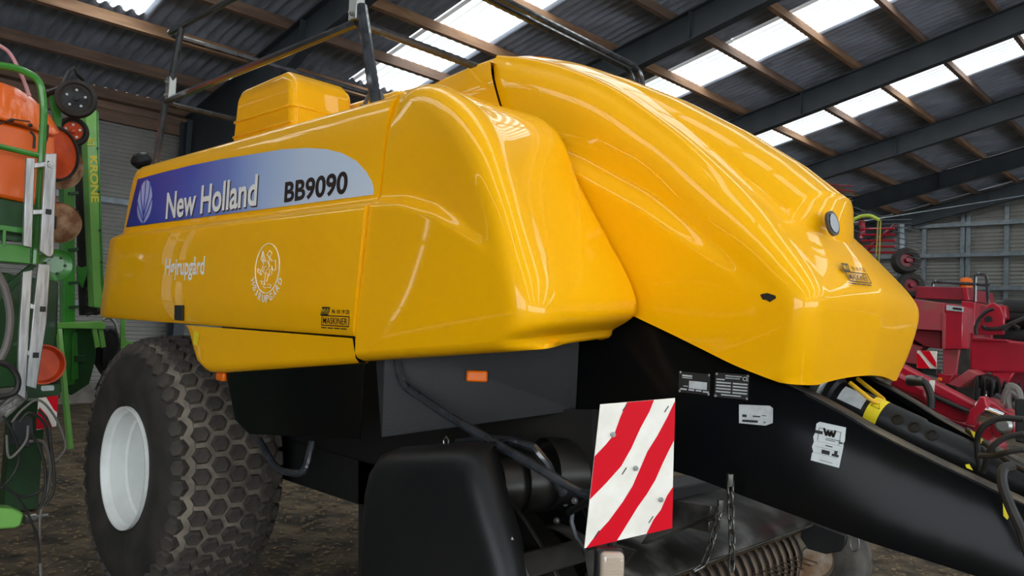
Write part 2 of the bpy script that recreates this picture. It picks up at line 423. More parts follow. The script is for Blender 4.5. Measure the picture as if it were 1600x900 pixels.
def fan_shell(S, K, E, nu=110, ns=46, nf=14, ne=22, fil=(.16, .16), fe=(.12, .12), crown=.0, disp=None, flat_end=False):
    """Rounded shell: side face from S to the shoulder K, a fillet, then over to E."""
    S, K, E = crv(S, nu), crv(K, nu), crv(E, nu); G = []
    for i in range(nu):
        s, k, e = Vector(S[i]), Vector(K[i]), Vector(E[i])
        d1 = (s - k); d2 = (e - k); uu = float(smooth01((i / (nu - 1) - .3) / .55))
        fl1, fl2 = fil[0] + (fil[1] - fil[0]) * uu, fe[0] + (fe[1] - fe[0]) * uu
        a = k + d1 * min(.95, fl1 / max(d1.length, 1e-6))
        b = k + d2 * min(.5, fl2 / max(d2.length, 1e-6))
        row = []
        for j in range(ns): row.append(s.lerp(a, j / ns))
        for j in range(nf + 1):
            t = j / nf; row.append((1-t)**2 * a + 2*t*(1-t) * k + t*t * b)
        for j in range(1, ne + 1):
            t = j / ne; p = b.lerp(e, t)
            if crown:
                nrm = Vector(crown); p = p + nrm * (t * (2 - t) if flat_end else 4 * t * (1 - t) * .5)
            row.append(p)
        if disp: row = [disp(p) for p in row]
        G.append(row)
    return G

# --- side panel (lower face, ledge, recessed upper face, rounded top)
def side_panel():
    prof = [(1.80, 1.625), (1.745, 1.63), (1.732, 1.65), (1.730, 1.8), (1.730, 2.0), (1.730, 2.118), (1.734, 2.132), (1.775, 2.158), (1.787, 2.165), (1.790, 2.178),
            (1.792, 2.3), (1.796, 2.45), (1.802, 2.52), (1.815, 2.562), (1.845, 2.592), (1.89, 2.607), (2.0, 2.615), (2.2, 2.615), (2.5, 2.615)]
    G = []
    for y, z in prof:
        xr = interp(z, [1.62, 2.11, 2.16, 2.60], [-5.36, -5.27, -5.22, -5.12]); xf = interp(z, [1.62, 2.15, 2.6], [-2.535, -2.495, -2.472])
        row = [(xr + .06, y + .09, z), (xr + .015, y + .02, z), (xr + .004, y + .006, z)] + [(xr + (xf - xr) * t, y, z) for t in np.linspace(.005, .999, 24)] + [(xf, y + .05, z)]
        G.append(row)
    return MB().grid(G).build('side_panel', YEL, B, smooth=50)
SP = side_panel()
# --- hinged flap below it
G = []
for t in np.linspace(0, 1, 26):
    x = -4.06 + (-2.54 + 4.06) * t
    zb = interp(x, [-4.06, -3.99, -3.93, -3.84, -3.7, -2.54], [1.60, 1.50, 1.44, 1.412, 1.42, 1.545])
    zt_ = 1.622
    row = []
    for s_ in np.linspace(0, 1, 10):
        z = zt_ + (zb - zt_) * s_; row.append((x, 1.737 + .02 * s_, z))
    row += [(x, 1.775, zb - .018), (x, 1.81, zb - .02), (x, 1.84, zb)]
    G.append(row)
G.insert(0, [(p[0] - .012, p[1] + .05, p[2]) for p in G[0]])
MB().grid(G).build('lower_flap', YEL, B, smooth=50)
# --- curved front shield
S_ = [(-2.462, 1.80, 2.60), (-2.472, 1.76, 2.45), (-2.485, 1.75, 2.2), (-2.505, 1.745, 1.95), (-2.525, 1.74, 1.70), (-2.53, 1.745, 1.565)]
K_ = [(-2.455, 1.79, 2.605), (-2.25, 1.745, 2.60), (-2.05, 1.725, 2.50), (-1.86, 1.715, 2.32), (-1.73, 1.712, 2.12), (-1.645, 1.712, 1.93), (-1.60, 1.715, 1.80), (-1.60, 1.725, 1.705), (-1.66, 1.735, 1.655)]
E_ = [(-2.56, 2.05, 2.67), (-2.53, 2.2, 2.675), (-2.42, 2.35, 2.655), (-2.22, 2.40, 2.585), (-2.10, 2.41, 2.48), (-2.0, 2.41, 2.29), (-1.83, 2.41, 2.04), (-1.715, 2.41, 1.86), (-1.70, 2.41, 1.765), (-1.80, 2.41, 1.70)]
def belt_disp(p):
    zc = interp(p.x, [-2.54, -2.3, -2.1, -1.95, -1.8, -1.7], [2.150, 2.135, 2.085, 2.02, 1.935, 1.87])
    f = 1 - smooth01((p.x + 2.3) / .62)
    w = 1 - smooth01((p.y - 1.8) / .12)
    return Vector((p.x, p.y + .045 * f * w * float(smooth01((p.z - zc + .012) / .045)), p.z))
G = fan_shell(S_, K_, E_, fil=(.13, .11), fe=(.16, .18), disp=belt_disp)
last = G[-1]
for dy, dz in ((.012, -.018), (.045, -.03), (.09, -.03), (.13, -.01)):
    G.append([Vector((p.x - dy * .4 * float(smooth01((p.y - 1.75) / .3)), p.y + dy * (1 - .95 * float(smooth01((p.y - 1.8) / .5))), p.z + dz)) for p in last])
for r in G: r.append(r[-1] + Vector((-.05, .02, -.01)))
for r in G: r.insert(0, Vector((r[0].x, r[0].y + .05, r[0].z)))
MB().grid(G).build('front_shield', YEL, B, smooth=60)

# --- hood, left half then mirrored
S_ = [(-2.74, 2.55, 2.98), (-2.66, 2.50, 2.85), (-2.55, 2.48, 2.66), (-2.30, 2.465, 2.35), (-2.05, 2.46, 2.02), (-1.86, 2.465, 1.80), (-1.74, 2.47, 1.755), (-1.59, 2.475, 1.70), (-1.46, 2.48, 1.65), (-1.33, 2.485, 1.60), (-1.22, 2.50, 1.565), (-1.18, 2.525, 1.55)]
K_ = [(-2.75, 2.545, 3.03), (-2.46, 2.53, 2.955), (-2.06, 2.51, 2.765), (-1.74, 2.50, 2.53), (-1.52, 2.50, 2.34), (-1.30, 2.485, 2.14), (-1.155, 2.475, 1.99), (-1.075, 2.465, 1.89), (-1.055, 2.465, 1.83), (-1.068, 2.475, 1.74), (-1.09, 2.505, 1.64), (-1.12, 2.54, 1.545)]
E_ = [(-2.80, YC, 3.12), (-2.5, YC, 3.01), (-2.1, YC, 2.81), (-1.8, YC, 2.61), (-1.55, YC, 2.42), (-1.33, YC, 2.22), (-1.20, YC, 2.06), (-1.085, YC, 1.92), (-1.045, YC, 1.84), (-1.05, YC, 1.74), (-1.068, YC, 1.64), (-1.09, YC, 1.545)]
def hood_disp(p):
    zc = interp(p.x, [-2.3, -2.06, -1.74, -1.46, -1.2, -1.05], [2.46, 2.35, 2.18, 1.99, 1.81, 1.70])
    f = 1 - smooth01((p.x + 1.85) / .75); w = 1 - smooth01((p.y - 2.56) / .1)
    return Vector((p.x, p.y + .055 * f * w * float(smooth01((p.z - zc + .02) / .09)), p.z))
G = fan_shell(S_, K_, E_, nu=120, fil=(.20, .09), fe=(.22, .13), crown=(.012, 0, .03), flat_end=True, disp=hood_disp, ne=20)
HS, H0 = S_, G[0]
H = [r + [Vector((p.x, 2 * YC - p.y, p.z)) for p in reversed(r[:-1])] for r in G]
H.append([Vector((p.x - .03, YC + (p.y - YC) * .97, p.z + .0)) for p in H[-1]])
HOOD = MB().grid(H).build('hood', YEL, B, smooth=60)
# raised centre dome with the badge face
D = []
for t in np.linspace(0, 1, 40):
    x = -2.45 + (-1.205 + 2.45) * t
    zt_ = interp(x, [-2.45, -2.2, -1.9, -1.6, -1.37, -1.205], [3.00, 2.895, 2.745, 2.565, 2.405, 2.265])
    zbase = interp(x, [-2.45, -2.1, -1.8, -1.55, -1.33, -1.205], [2.99, 2.81, 2.61, 2.42, 2.22, 2.06]) - .05
    hw = .20 + .12 * t; row = []
    for a in np.linspace(-1, 1, 33):
        f = (1 - abs(a) ** 5) ** .55 if abs(a) < 1 else 0
        row.append(Vector((x - .10 * a * a * t, YC + hw * (a * (1.0 if abs(a) < .8 else 1.0)) * (1 + .12 * (1 - f)), zbase + (zt_ - zbase + .012 * (1 - a * a)) * f)))
    D.append(row)
ft = D[-1]
for k, (dx, dz) in enumerate(((.014, -.010), (.020, -.035), (.022, -.09), (.024, -.15), (.02, -.24))):
    D.append([Vector((p.x + dx, p.y, max(p.z + dz, p.z + dz))) for p in ft])
MB().grid(D).build('hood_dome', YEL, HOOD, smooth=45)
bc = px(1298, 350, x=-1.168)
nb = Vector((1, -.18, .22)).normalized()
rb = frame_from(nb)
mb = MB(); mb.add([bc + rb @ Vector((0.037 * math.cos(a), .048 * math.sin(a), z)) for z in (0, .012) for a in np.linspace(0, 2 * math.pi, 28, False)],
                  [tuple(range(28, 56))] + [(i, (i + 1) % 28, (i + 1) % 28 + 28, i + 28) for i in range(28)])
bad = mb.build('badge', mat('badge_metal', '#4a4c50', .35, metal=.5), HOOD, smooth=30)
# paint chip and small dealer sticker on the nose
from mathutils.bvhtree import BVHTree
_hv = [Vector(p) for r in H for p in r]; _hk = len(H[0])
_ht = BVHTree.FromPolygons(_hv, [(i * _hk + j, (i + 1) * _hk + j, (i + 1) * _hk + j + 1, i * _hk + j + 1) for i in range(len(H) - 1) for j in range(_hk - 1)])
def on_hood(u, v):
    """Hit point and outward normal where a photo ray meets the hood."""
    o = Vector((0, 0, EYE)); d = (RW @ Vector((u - CX, v - CY, FPX))).normalized(); p, n_, _, _ = _ht.ray_cast(o, d)
    return p, (n_ if n_.dot(d) < 0 else -n_)
pc = [(1188, 461), (1192, 459), (1200, 458), (1206, 460), (1212, 462), (1213, 466), (1208, 469), (1203, 472), (1198, 469), (1192, 468)]
flat('paint_chip', [on_hood(u, v)[0] + on_hood(u, v)[1] * .0015 for u, v in pc], BLKM, HOOD, .0008, n=on_hood(1200, 465)[1])
# --- upper body panel behind the hood
bnd = [Vector(p) for p in (crv(HS, 60)[:26])][::-1] + H0[8:]          # the hood's rear outline
G = []
for t in np.linspace(0, 1, 14):
    row = [Vector((p.x + .03 - 1.1 * t, p.y + .007, p.z - .006 - .02 * t - .16 * t * t)) for p in bnd]
    G.append(row + [Vector((p.x, 2 * YC - p.y, p.z)) for p in reversed(row[:-1])])
MB().grid(G).build('upper_panel', YEL, B, smooth=60)

# --- decal band, lettering, crest and stickers on the side panel
DEC = bpy.data.materials.new('blue_silver_decal'); DEC.use_nodes = True
nt = DEC.node_tree; bs = nt.nodes['Principled BSDF']; bs.inputs['Roughness'].default_value = .4; bs.inputs['Coat Weight'].default_value = .15; bs.inputs['Specular IOR Level'].default_value = .25
tc = nt.nodes.new('ShaderNodeTexCoord'); sx = nt.nodes.new('ShaderNodeSeparateXYZ'); nt.links.new(tc.outputs['Object'], sx.inputs[0])
rp = nt.nodes.new('ShaderNodeMapRange'); rp.inputs[1].default_value = -1.3; rp.inputs[2].default_value = 1.3; nt.links.new(sx.outputs[0], rp.inputs[0])
cr = nt.nodes.new('ShaderNodeValToRGB'); el = cr.color_ramp.elements
el[0].position = 0; el[0].color = (*lin('#15307f'), 1); el[1].position = 1; el[1].color = (*lin('#c9d6e6'), 1)
for p_, c_ in ((.12, '#1f41a0'), (.35, '#3a55b4'), (.52, '#6d86ca'), (.66, '#a4b8de'), (.8, '#c0cfe2')):
    e_ = el.new(p_); e_.color = (*lin(c_), 1)
nt.links.new(rp.outputs[0], cr.inputs[0]); nt.links.new(cr.outputs[0], bs.inputs['Base Color'])
dp = [(215, 280), (197, 355), (583, 304), (584, 296), (581, 284), (572, 268), (556, 251), (534, 239), (510, 233), (480, 231), (440, 233.5), (400, 240), (350, 248), (300, 258), (255, 269)]
flat('decal_band', [px(u, v, y=1.7875) for u, v in dp], DEC, SP, .001, n=(0, 1, 0))
X_, Z_ = (1, 0, 0), (0, 0, 1)
text('lettering', 'New Holland', (-4.545, 1.7862, 2.215), X_, Z_, 1.07, .155, INKW, SP, bold=.022)
text('lettering', 'New Holland', (-4.535, 1.7868, 2.207), X_, Z_, 1.07, .155, INKD, SP, bold=.022)
text('lettering', 'BB9090', (-3.215, 1.7862, 2.207), X_, Z_, .505, .098, INKD, SP, bold=.03)
lc = px(226, 315, y=1.7858)
LOGO = mat('pale_blue_print', '#c3c9ea', .4, c2='#98a2d6', scale=3)
def leaf(parent, mat_leaf, mat_vein, P, w, dn, names):
    """Rounded leaf with a stem and curved veins; P maps unit leaf coordinates to the surface."""
    out = [(math.sin(t) * (1 - .12 * math.cos(t)) * (.96 if math.cos(t) > -.6 else .96 + .5 * (math.cos(t) + .6)), math.cos(t)) for t in np.linspace(0, 2 * math.pi, 36, False)]
    o = MB().prism([P(*q) for q in out], dn).build(names[0], mat_leaf, parent, smooth=0)
    for pts in ([(0, -1.05), (0, -.3), (0, 1.02)], [(0, -.72), (.25, -.25), (.52, .25), (.60, .85)], [(0, -.72), (-.25, -.25), (-.52, .25), (-.60, .85)], [(0, -.92), (.35, -.6), (.75, -.2), (1.0, .12)], [(0, -.92), (-.35, -.6), (-.75, -.2), (-1.0, .12)]):
        m_ = MB(); m_.tube([P(*q[:2]) for q in crv([(a, b, 0) for a, b in pts], 10)], w, 4); m_.build(names[1], mat_vein, parent, smooth=0)
leaf(HOOD, mat('badge_leaf_metal', '#a6a9ae', .35, metal=.6), BLKM, lambda x, y: bc + rb @ Vector((x * .027, y * .037, .0135)), .002, nb * .002, ('badge_leaf', 'badge_vein'))
VEIN = mat('blue_print', '#24409c', .4)
leaf(SP, LOGO, VEIN, lambda x, y: lc + Vector((x * .118, 0, y * .132)), .0045, Vector((0, .0008, 0)), ('leaf_logo', 'logo_vein'))

text('lettering', 'Højrupgård', (-4.355, 1.7285, 1.855), X_, Z_, .49, .125, INKW, SP, bold=.021)
# farm crest: oval ring, line drawing of a tilted bundle, curved name
cc = Vector((-3.225, 1.7285, 1.905)); a_, b_ = .108, .112
ring = lambda ra, rb_, n=40: [cc + Vector((ra * math.cos(t), 0, rb_ * math.sin(t))) for t in np.linspace(0, 2 * math.pi, n, False)]
mb = MB(); mb.tube(ring(a_, b_), .0022, 4, True)
strokes = [[(-.5, .8), (-.62, .45), (-.35, .2), (-.2, .35), (-.5, .8)], [(-.1, .62), (.15, .8), (.35, .68), (.2, .5), (-.1, .62)], [(.2, .5), (.4, .3), (.7, .35), (.8, 0), (.7, -.12)],
           [(-.35, .2), (-.5, -.05), (-.25, -.2), (.05, -.05), (.2, .1), (.1, .3), (-.2, .35)], [(-.85, 0), (-.6, -.1), (-.5, -.3), (-.85, -.15), (-.85, 0)], [(.25, -.05), (.45, 0), (.45, -.3), (.25, -.35), (.25, -.05)],
           [(-.1, -.2), (.15, -.25), (.05, -.6), (-.15, -.55), (-.1, -.2)], [(-.5, -.55), (-.2, -.6), (-.1, -.75), (-.35, -.72), (-.5, -.55)], [(-.25, -.8), (-.1, -.9), (.15, -.85), (.4, -.88), (.45, -.75), (.1, -.7)],
           [(-.5, .7), (-.4, .3)], [(-.55, .6), (-.3, .3)], [(.4, .1), (.55, -.1)], [(-.05, .1), (-.3, .05), (-.3, -.1)], [(.05, .55), (.2, .35), (.0, .2)]]
for s_ in strokes: mb.tube([cc + Vector((x * .098, 0, z * .10)) for x, z in s_], .0014, 4)
mb.build('crest', INKW, SP, smooth=0)
for i, chh in enumerate('HØJRUPGÅRD'):
    t = math.radians(-155 + 130 * i / 9); c_, s_ = math.cos(t), math.sin(t)
    p = cc + Vector((.137 * c_, 0, .140 * s_)); xd = Vector((-s_, 0, c_)); ud = Vector((-c_, 0, -s_))
    hh = .034 if chh != 'Å' else .042
    text('crest_letter', chh, p - xd * .013 - ud * .014, xd, ud, .026 if chh != 'J' else .018, hh, INKW, SP, bold=.02)
# dealer sticker
def dealer(o, xd, ud, s, h, parent, ink=INKB):
    o, xd, ud = Vector(o), Vector(xd).normalized(), Vector(ud).normalized(); n_ = xd.cross(ud)
    P = lambda x, y, d=0.: o + xd * (x * s) + ud * (y * h) + n_ * d
    flat('sticker_panel', [P(0, .60), P(.28, .60), P(.33, 1.0), P(.05, 1.0)], ink, parent, .0006, n=n_)
    text('lettering', 'MVI', P(.05, .66, .0012), xd, ud, .23 * s, .27 * h, YSTKD, parent, bold=.012)
    text('lettering', '96 10 19 20', P(.40, .70, .0006), xd, ud, .60 * s, .2 * h, ink, parent, bold=.014)
    for a, b, w_ in (((.06, .16), (1.0, .16), .02 * s), ((.06, .60), (1.0, .60), .02 * s), ((.06, .16), (.06, .60), .014 * s), ((1.0, .16), (1.0, .60), .014 * s)):
        MB().bar(P(*a), P(*b), w_, .0012, upv=n_).build('sticker_frame', ink, parent, smooth=0)
    text('lettering', 'MASKINER', P(.11, .23, .0006), xd, ud, .84 * s, .29 * h, ink, parent, bold=.010)
    for x in (.06, .29, .52, .75): MB().prism([P(x, .02), P(x + .19, .02), P(x + .19, .07), P(x, .07)], n_ * .0006).build('small_print', ink, parent, smooth=0)
YSTKD = mat('sticker_yellow_print', '#d9a514', .45)
dealer((-2.765, 1.7292, 1.652), X_, Z_, .205, .088, SP)
_p, _n = on_hood(1326, 445); _q = on_hood(1362, 450)[0]; _xd = (_q - _p).normalized(); _xd = (_xd - _n * _xd.dot(_n)).normalized()
dealer(_p + _n * .006, _xd, _n.cross(_xd), (_q - _p).length * .95, (_q - _p).length * .45, HOOD, INKD)
flat('latch_plate', [px(u, v, y=1.728) for u, v in ((276, 477), (288, 477), (287.5, 501), (275.5, 500))], BLKM, SP, .012, n=(0, -1, 0), bevel=.002)
flat('safety_sticker', [px(u, v, y=1.7405) for u, v in ((303, 511), (311, 511), (309, 540), (302, 538))], YSTK, SP, .001, n=(0, 1, 0))
# marker lamps
def marker(u, v, y, parent, w=.045, h=.026):
    c = px(u, v, y=y)
    MB().box((c.x - w, c.y - .012, c.z - h), (c.x + w, c.y + .012, c.z + h)).build('marker_lamp', AMB, parent, bevel=.007, label='amber side marker lamp')
marker(346, 588.5, 1.80, B, .04, .021)
# --- top deck box and knotter covers
def rbox(name, a, b, material, parent, bevel, seg=4): return MB().box(a, b).build(name, material, parent, bevel=bevel, seg=seg, smooth=60)
kb = MB()
pts = [(-4.50, 2.58), (-4.46, 2.98), (-4.40, 3.035), (-3.90, 3.05), (-3.82, 2.99), (-3.76, 2.58)]
kb.prism([(x, 2.12, z) for x, z in pts], (0, .40, 0))
KB = kb.build('knotter_cover', YEL, B, bevel=.05, seg=5, smooth=60)
for z in (2.83, 2.74):
    MB().prism([(x, 2.114, zz) for x, zz in ((-4.47 + (z - 2.74) * .05, z), (-3.79 - (z - 2.74) * .1, z), (-3.79, z + .018), (-4.47, z + .018))], (0, .412, 0)).build('cover_rib', YEL, KB, bevel=.008, smooth=60)
rbox('twine_box_cover', (-4.35, 2.56, 2.58), (-3.45, 3.2, 2.99), YEL, B, .06)
rbox('twine_box_cover', (-3.40, 2.6, 2.58), (-3.0, 3.3, 2.90), YEL, B, .05)
hk = MB(); hk.tube(arc_path([(-3.72, 2.5, 2.84), (-3.62, 2.5, 2.97), (-3.55, 2.52, 2.97), (-3.50, 2.54, 2.82)], .03), .012, 6)
hk.lathe([(.035, 0), (.04, .05), (.02, .08)], (-3.60, 2.5, 2.84), (0, -1, .3), 12)
hk.build('cover_latch', GREY, B)
mir = MB(); mir.lathe([(0.001, -.055), (.045, -.045), (.07, -.01), (.07, .01), (.045, .045), (.001, .055)], px(221, 251, y=2.0), (.3, -.5, 1), 20)
mir.build('rear_lamp_cap', PLA, B)
# --- guard rail
yr, xr_, xf_ = 1.93, -5.08, -2.92
rail = MB()
zl, zu = 3.02, 3.47
yfar = 4.15
rail.tube(arc_path([(xf_, yr, zl), (xr_, yr, zl), (xr_, yfar, zl), (xf_, yfar, zl)], .06), .021, 8)
rail.build('guard_rail', TUBE, B)
rail = MB(); rail.tube(arc_path([(-2.98, yr + .02, zu), (xr_, yr, zu), (xr_, yfar, zu)], .06), .019, 8); rail.build('guard_rail', TUBE, B)
rail = MB(); rail.tube([(xf_, yr + .03, zl), (xf_, yfar, zl)], .021, 8); rail.build('guard_rail', TUBE, B)
e1, e2 = px(985, 110, x=-3.02), px(1005, 147, x=-2.98)
for dx in (0, .07):
    rail = MB(); rail.tube(arc_path([(-3.02 + dx, yr + .03, zu), (-3.02 + dx, e1.y, e1.z), (-2.96 + dx, e2.y, e2.z - .3)], .08), .018, 8); rail.build('guard_rail', TUBE, B)
def post(a, b, r=.022):
    m_ = MB(); m_.tube([a, b], r, 8); return m_.build('rail_post', TUBE, B)
post((-5.16, yr + .01, 2.60), (-5.03, yr, 3.05)); post((-4.98, yr, 3.10), (-4.86, yr, zu))
post((-2.74, yr, 2.60), (-2.90, yr, 3.09), .026); post((-2.92, yr + .01, 3.05), (-2.98, yr + .02, zu), .024)
post((xr_, yfar, 2.58), (xr_, yfar, zu)); post((xf_, yfar, 2.58), (xf_, yfar, zl))
for c in ((-4.975, yr - .02, 3.09), (-2.925, yr - .03, 3.10)):
    hb = MB(); hb.box((c[0] - .03, c[1], c[2] - .075), (c[0] + .03, c[1] + .045, c[2] + .075)); h_ = hb.build('hinge_bracket', GALV, B, bevel=.004)
    for dz in (-.045, .04): bolt(MB(), (c[0], c[1], c[2] + dz), (0, -1, 0)).build('hinge_bolt', GALV, h_)
# --- dark body underneath
body = MB(); body.box((-5.1, 2.42, .95), (-2.55, 3.7, 2.5)); body.build('bale_chamber', BLKM, B, bevel=.02)
MB().box((-2.7, 2.6, 1.5), (-1.75, 3.5, 2.25)).build('flywheel_housing', DRK, B, bevel=.02)
MB().box((-4.86, 2.3, .63), (-4.62, 3.8, .92)).build('axle_beam', BLKM, B, bevel=.01)
for y_ in (2.5, 3.6): MB().box((-5.1, y_ - .06, .72), (-2.3, y_ + .06, .98)).build('chassis_beam', BLKM, B, bevel=.01)
# skirts
flat('side_skirt', [(-3.82, 1.80, 1.60), (-2.545, 1.80, 1.60), (-2.565, 1.81, 1.225), (-3.45, 1.81, 1.13), (-3.60, 1.81, 1.18)], BLK, B, .01, n=(0, 1, 0), bevel=.003)
flat('side_skirt', [(-2.50, 1.86, 1.62), (-2.0, 2.46, 1.75), (-2.02, 2.48, 1.365), (-2.50, 1.87, 1.235)], PLA, B, .012, n=(-.77, .64, 0), bevel=.003)
flat('side_skirt', [(-2.54, 1.84, 1.62), (-2.50, 1.86, 1.62), (-2.50, 1.87, 1.235), (-2.56, 1.95, 1.22)], PLA, B, .012, bevel=.002)
lp = Vector((-2.262, 2.145, 1.492)); Rm = frame_from((.77, -.64, 0))
MB().obox(lp, (.085, .045, .024), Rm).build('marker_lamp', AMB, B, bevel=.008, label='amber side marker lamp')
# step handle in front of the tyre
st = MB(); st.tube(arc_path([px(405, 688, y=1.9), px(432, 735, y=1.9), px(476, 742, y=1.95), px(488, 690, y=2.0)], .06), .017, 8); st.build('step_handle', TUBE, B)

# --- wheels
WX, WY, WZ, TR = -4.745, 2.045, .775, .748
def tyre_r(y):
    a = abs(y); return float(interp(a, [0, .12, .22, .28, .32, .345], [TR, TR - .004, TR - .022, TR - .06, TR - .13, TR - .2]))
def wheel(cy, sgn, blocks):
    pr = [(.33, -.27), (.345, -.305), (.40, -.325), (.50, -.343), (.58, -.338), (.63, -.322), (.68, -.29), (TR - .022, -.22), (TR - .006, -.12), (TR, 0)]
    pr = pr + [(r, -a) for r, a in reversed(pr[:-1])]
    T = MB().lathe(pr, (WX, cy, WZ), (0, 1, 0), 72, cap=False).build('wheel', RUB, B, smooth=50, label='rubber flotation tyre with hexagonal tread blocks')
    MB().lathe([(tyre_r(y_) + .0015, y_) for y_ in np.linspace(-.30, .30, 25)], (WX, cy, WZ), (0, 1, 0), 72, cap=False).build('tread_band', DUST, T, smooth=50)
    rp_ = [(.352, -.312), (.350, -.332), (.338, -.330), (.333, -.300), (.318, -.288), (.316, -.200), (.302, -.190), (.298, -.060), (.284, -.050), (.280, .10), (.262, .13), (.14, .15), (.12, .11), (.05, .10), (.001, .10)]
    MB().lathe([(r, sgn * a) for r, a in rp_], (WX, cy, WZ), (0, 1, 0), 64, cap=False).build('rim', RIM, T, smooth=40)
    for i in range(10):
        nuts = MB(); a = 2 * math.pi * i / 10; bolt(nuts, (WX + .2 * math.cos(a), cy + sgn * .148, WZ + .2 * math.sin(a)), (0, -sgn, 0), .016, .02); nuts.build('wheel_nut', GALV, T)
    if blocks:
        hexm = MB(); s1, s0 = .044, .052; vs_ = []
        for r_, z in ((s0, -.012), (s1, .02), (s1 * .9, .024)):
            vs_ += [(r_ * math.cos(math.pi / 3 * i), r_ * 1.0 * math.sin(math.pi / 3 * i), z) for i in range(6)]
        hexm.add(vs_, [(i, (i + 1) % 6, (i + 1) % 6 + 6, i + 6) for i in range(6)] + [(i + 6, (i + 1) % 6 + 6, (i + 1) % 6 + 12, i + 12) for i in range(6)] + [tuple(range(12, 18))])
        hm = mesh_of(hexm, 'tread_block', LUG, 30)
        NB = 42
        for c_ in range(7):
            y = -.285 + .095 * c_; r = tyre_r(y); r2 = tyre_r(y + .01); slope = (r2 - tyre_r(y - .01)) / .02
            for i in range(NB):
                a = 2 * math.pi * (i + .5 * (c_ % 2)) / NB; rad = Vector((math.cos(a), 0, math.sin(a))); tan = Vector((-math.sin(a), 0, math.cos(a)))
                nn = (rad + Vector((0, -slope, 0))).normalized(); ax = tan.cross(nn).normalized()
                M = Matrix((ax, tan, nn)).transposed().to_4x4(); M.translation = Vector((WX, cy + y, WZ)) + rad * r
                inst(hm, 'tread_block', T, M)
    return T
wheel(WY, 1, True); wheel(2 * YC - WY, -1, False)

# --- drawbar
def dbar(sg):
    f = lambda x, z: (x, YC + sg * float(interp(x, [-2.1, -1.75, -.2, .35], [.56, .55, .27, .17])), z)
    top = [(-2.1, 1.88), (-1.80, 1.785), (-1.70, 1.745), (-1.366, 1.60), (-1.178, 1.535), (-1.058, 1.483), (-.932, 1.416), (-.784, 1.35), (-.514, 1.243), (-.2, 1.125), (.35, .95)]
    bot = [(.35, .72), (-.2, .88), (-.62, 1.012), (-.937, 1.059), (-1.24, 1.12), (-1.565, 1.19), (-2.1, 1.22)]
    P = [f(*p) for p in top + bot]
    mb = MB(); n_ = len(P); th = -sg * .03
    Q = [(x, y + th, z) for x, y, z in P]
    # outer and inner skin as strips between matching stations
    xs_ = np.linspace(-2.1, .35, 26); tx, tz = zip(*top); bx_, bz = zip(*reversed(bot))
    rows = []
    for x in xs_:
        zt_, zb = float(np.interp(x, tx, tz)), float(np.interp(x, bx_, bz)); o_ = Vector(f(x, zt_)); i_ = Vector((0, th, 0)); fl_ = Vector((0, -sg * .085, 0))
        rows.append([Vector(f(x, zb)), o_ - Vector((0, 0, .012)), o_ + i_ * .3, o_ + fl_, o_ + fl_ - Vector((0, 0, .02)), o_ + i_ - Vector((0, 0, .02)), Vector(f(x, zb)) + i_, Vector(f(x, zb))])
    mb.grid(rows)
    for r in (rows[0], rows[-1]): mb.add(r[:-1], [tuple(range(7))])
    bm_ = mb.build('drawbar_beam', BLK, B, smooth=40)
    MB().grid([[r[2] + Vector((0, 0, .001)), r[3] + Vector((0, 0, .001))] for r in rows]).build('top_flange', DUSTY, bm_, smooth=40, solid=.004)
    return bm_, f
DB, fL = dbar(-1); dbar(1)
MB().box((.30, YC - .2, .78), (.5, YC + .2, .98)).build('hitch_plate', BLKM, B, bevel=.01)
# plates and stickers on the near beam
def on_beam(u, v, off=.002):
    """Photo ray against the near beam's outer face."""
    x = -1.2
    for _ in range(12):
        y = fL(x, 0)[1] - off; p = px(u, v, y=y); x = p.x
    return p
nbm = Vector((-.18, -1, 0)).normalized()
def beam_quad(name, quad, material, parent, off=.002, th=.0012):
    return flat(name, [on_beam(u, v, off) for u, v in quad], material, parent, th, n=nbm)
rp1 = beam_quad('rating_plate', [(1061.5, 580), (1110, 585), (1109, 618), (1060, 612.5)], INKB, DB)
def sub(quad, a0, b0, a1, b1):
    (x0, y0), (x1, y1), (x2, y2), (x3, y3) = quad
    L = lambda s, t: (x0 + (x1 - x0) * s + ((x3 - x0) + (x2 - x1 - x3 + x0) * s) * t, y0 + (y1 - y0) * s + ((y3 - y0) + (y2 - y1 - y3 + y0) * s) * t)
    return [L(a0, b0), L(a1, b0), L(a1, b1), L(a0, b1)]
q1 = [(1061.5, 580), (1110, 585), (1109, 618), (1060, 612.5)]; q2 = [(1118, 582), (1171, 586), (1169, 625), (1116, 620)]
beam_quad('rating_plate', q2, INKB, DB)
mb = MB()
for b in ((.10, .14, .42, .22), (.10, .26, .42, .30), (.33, .40, .90, .76), (.06, .80, .26, .87), (.32, .80, .5, .87), (.55, .80, .73, .87), (.78, .82, .97, .89), (.15, .66, .3, .7)):
    mb.prism([on_beam(u, v, .0035) for u, v in sub(q1, *b)], nbm * .0006)
for r_ in range(4):
    for c0 in (.04, .53): mb.prism([on_beam(u, v, .0035) for u, v in sub(q2, c0, .36 + r_ * .125, c0 + .43, .42 + r_ * .125)], nbm * .0006)
for b in ((.2, .86, .78, .91), (.3, .08, .78, .12), (.3, .17, .72, .21), (.04, .24, .28, .29)): mb.prism([on_beam(u, v, .0035) for u, v in sub(q2, *b)], nbm * .0006)
mb.build('plate_print', STK, DB, smooth=0)
text('lettering', 'CE', on_beam(1160.5, 595, .004), on_beam(1168, 595.6) - on_beam(1160, 595), Z_, .020, .014, INKW, DB)
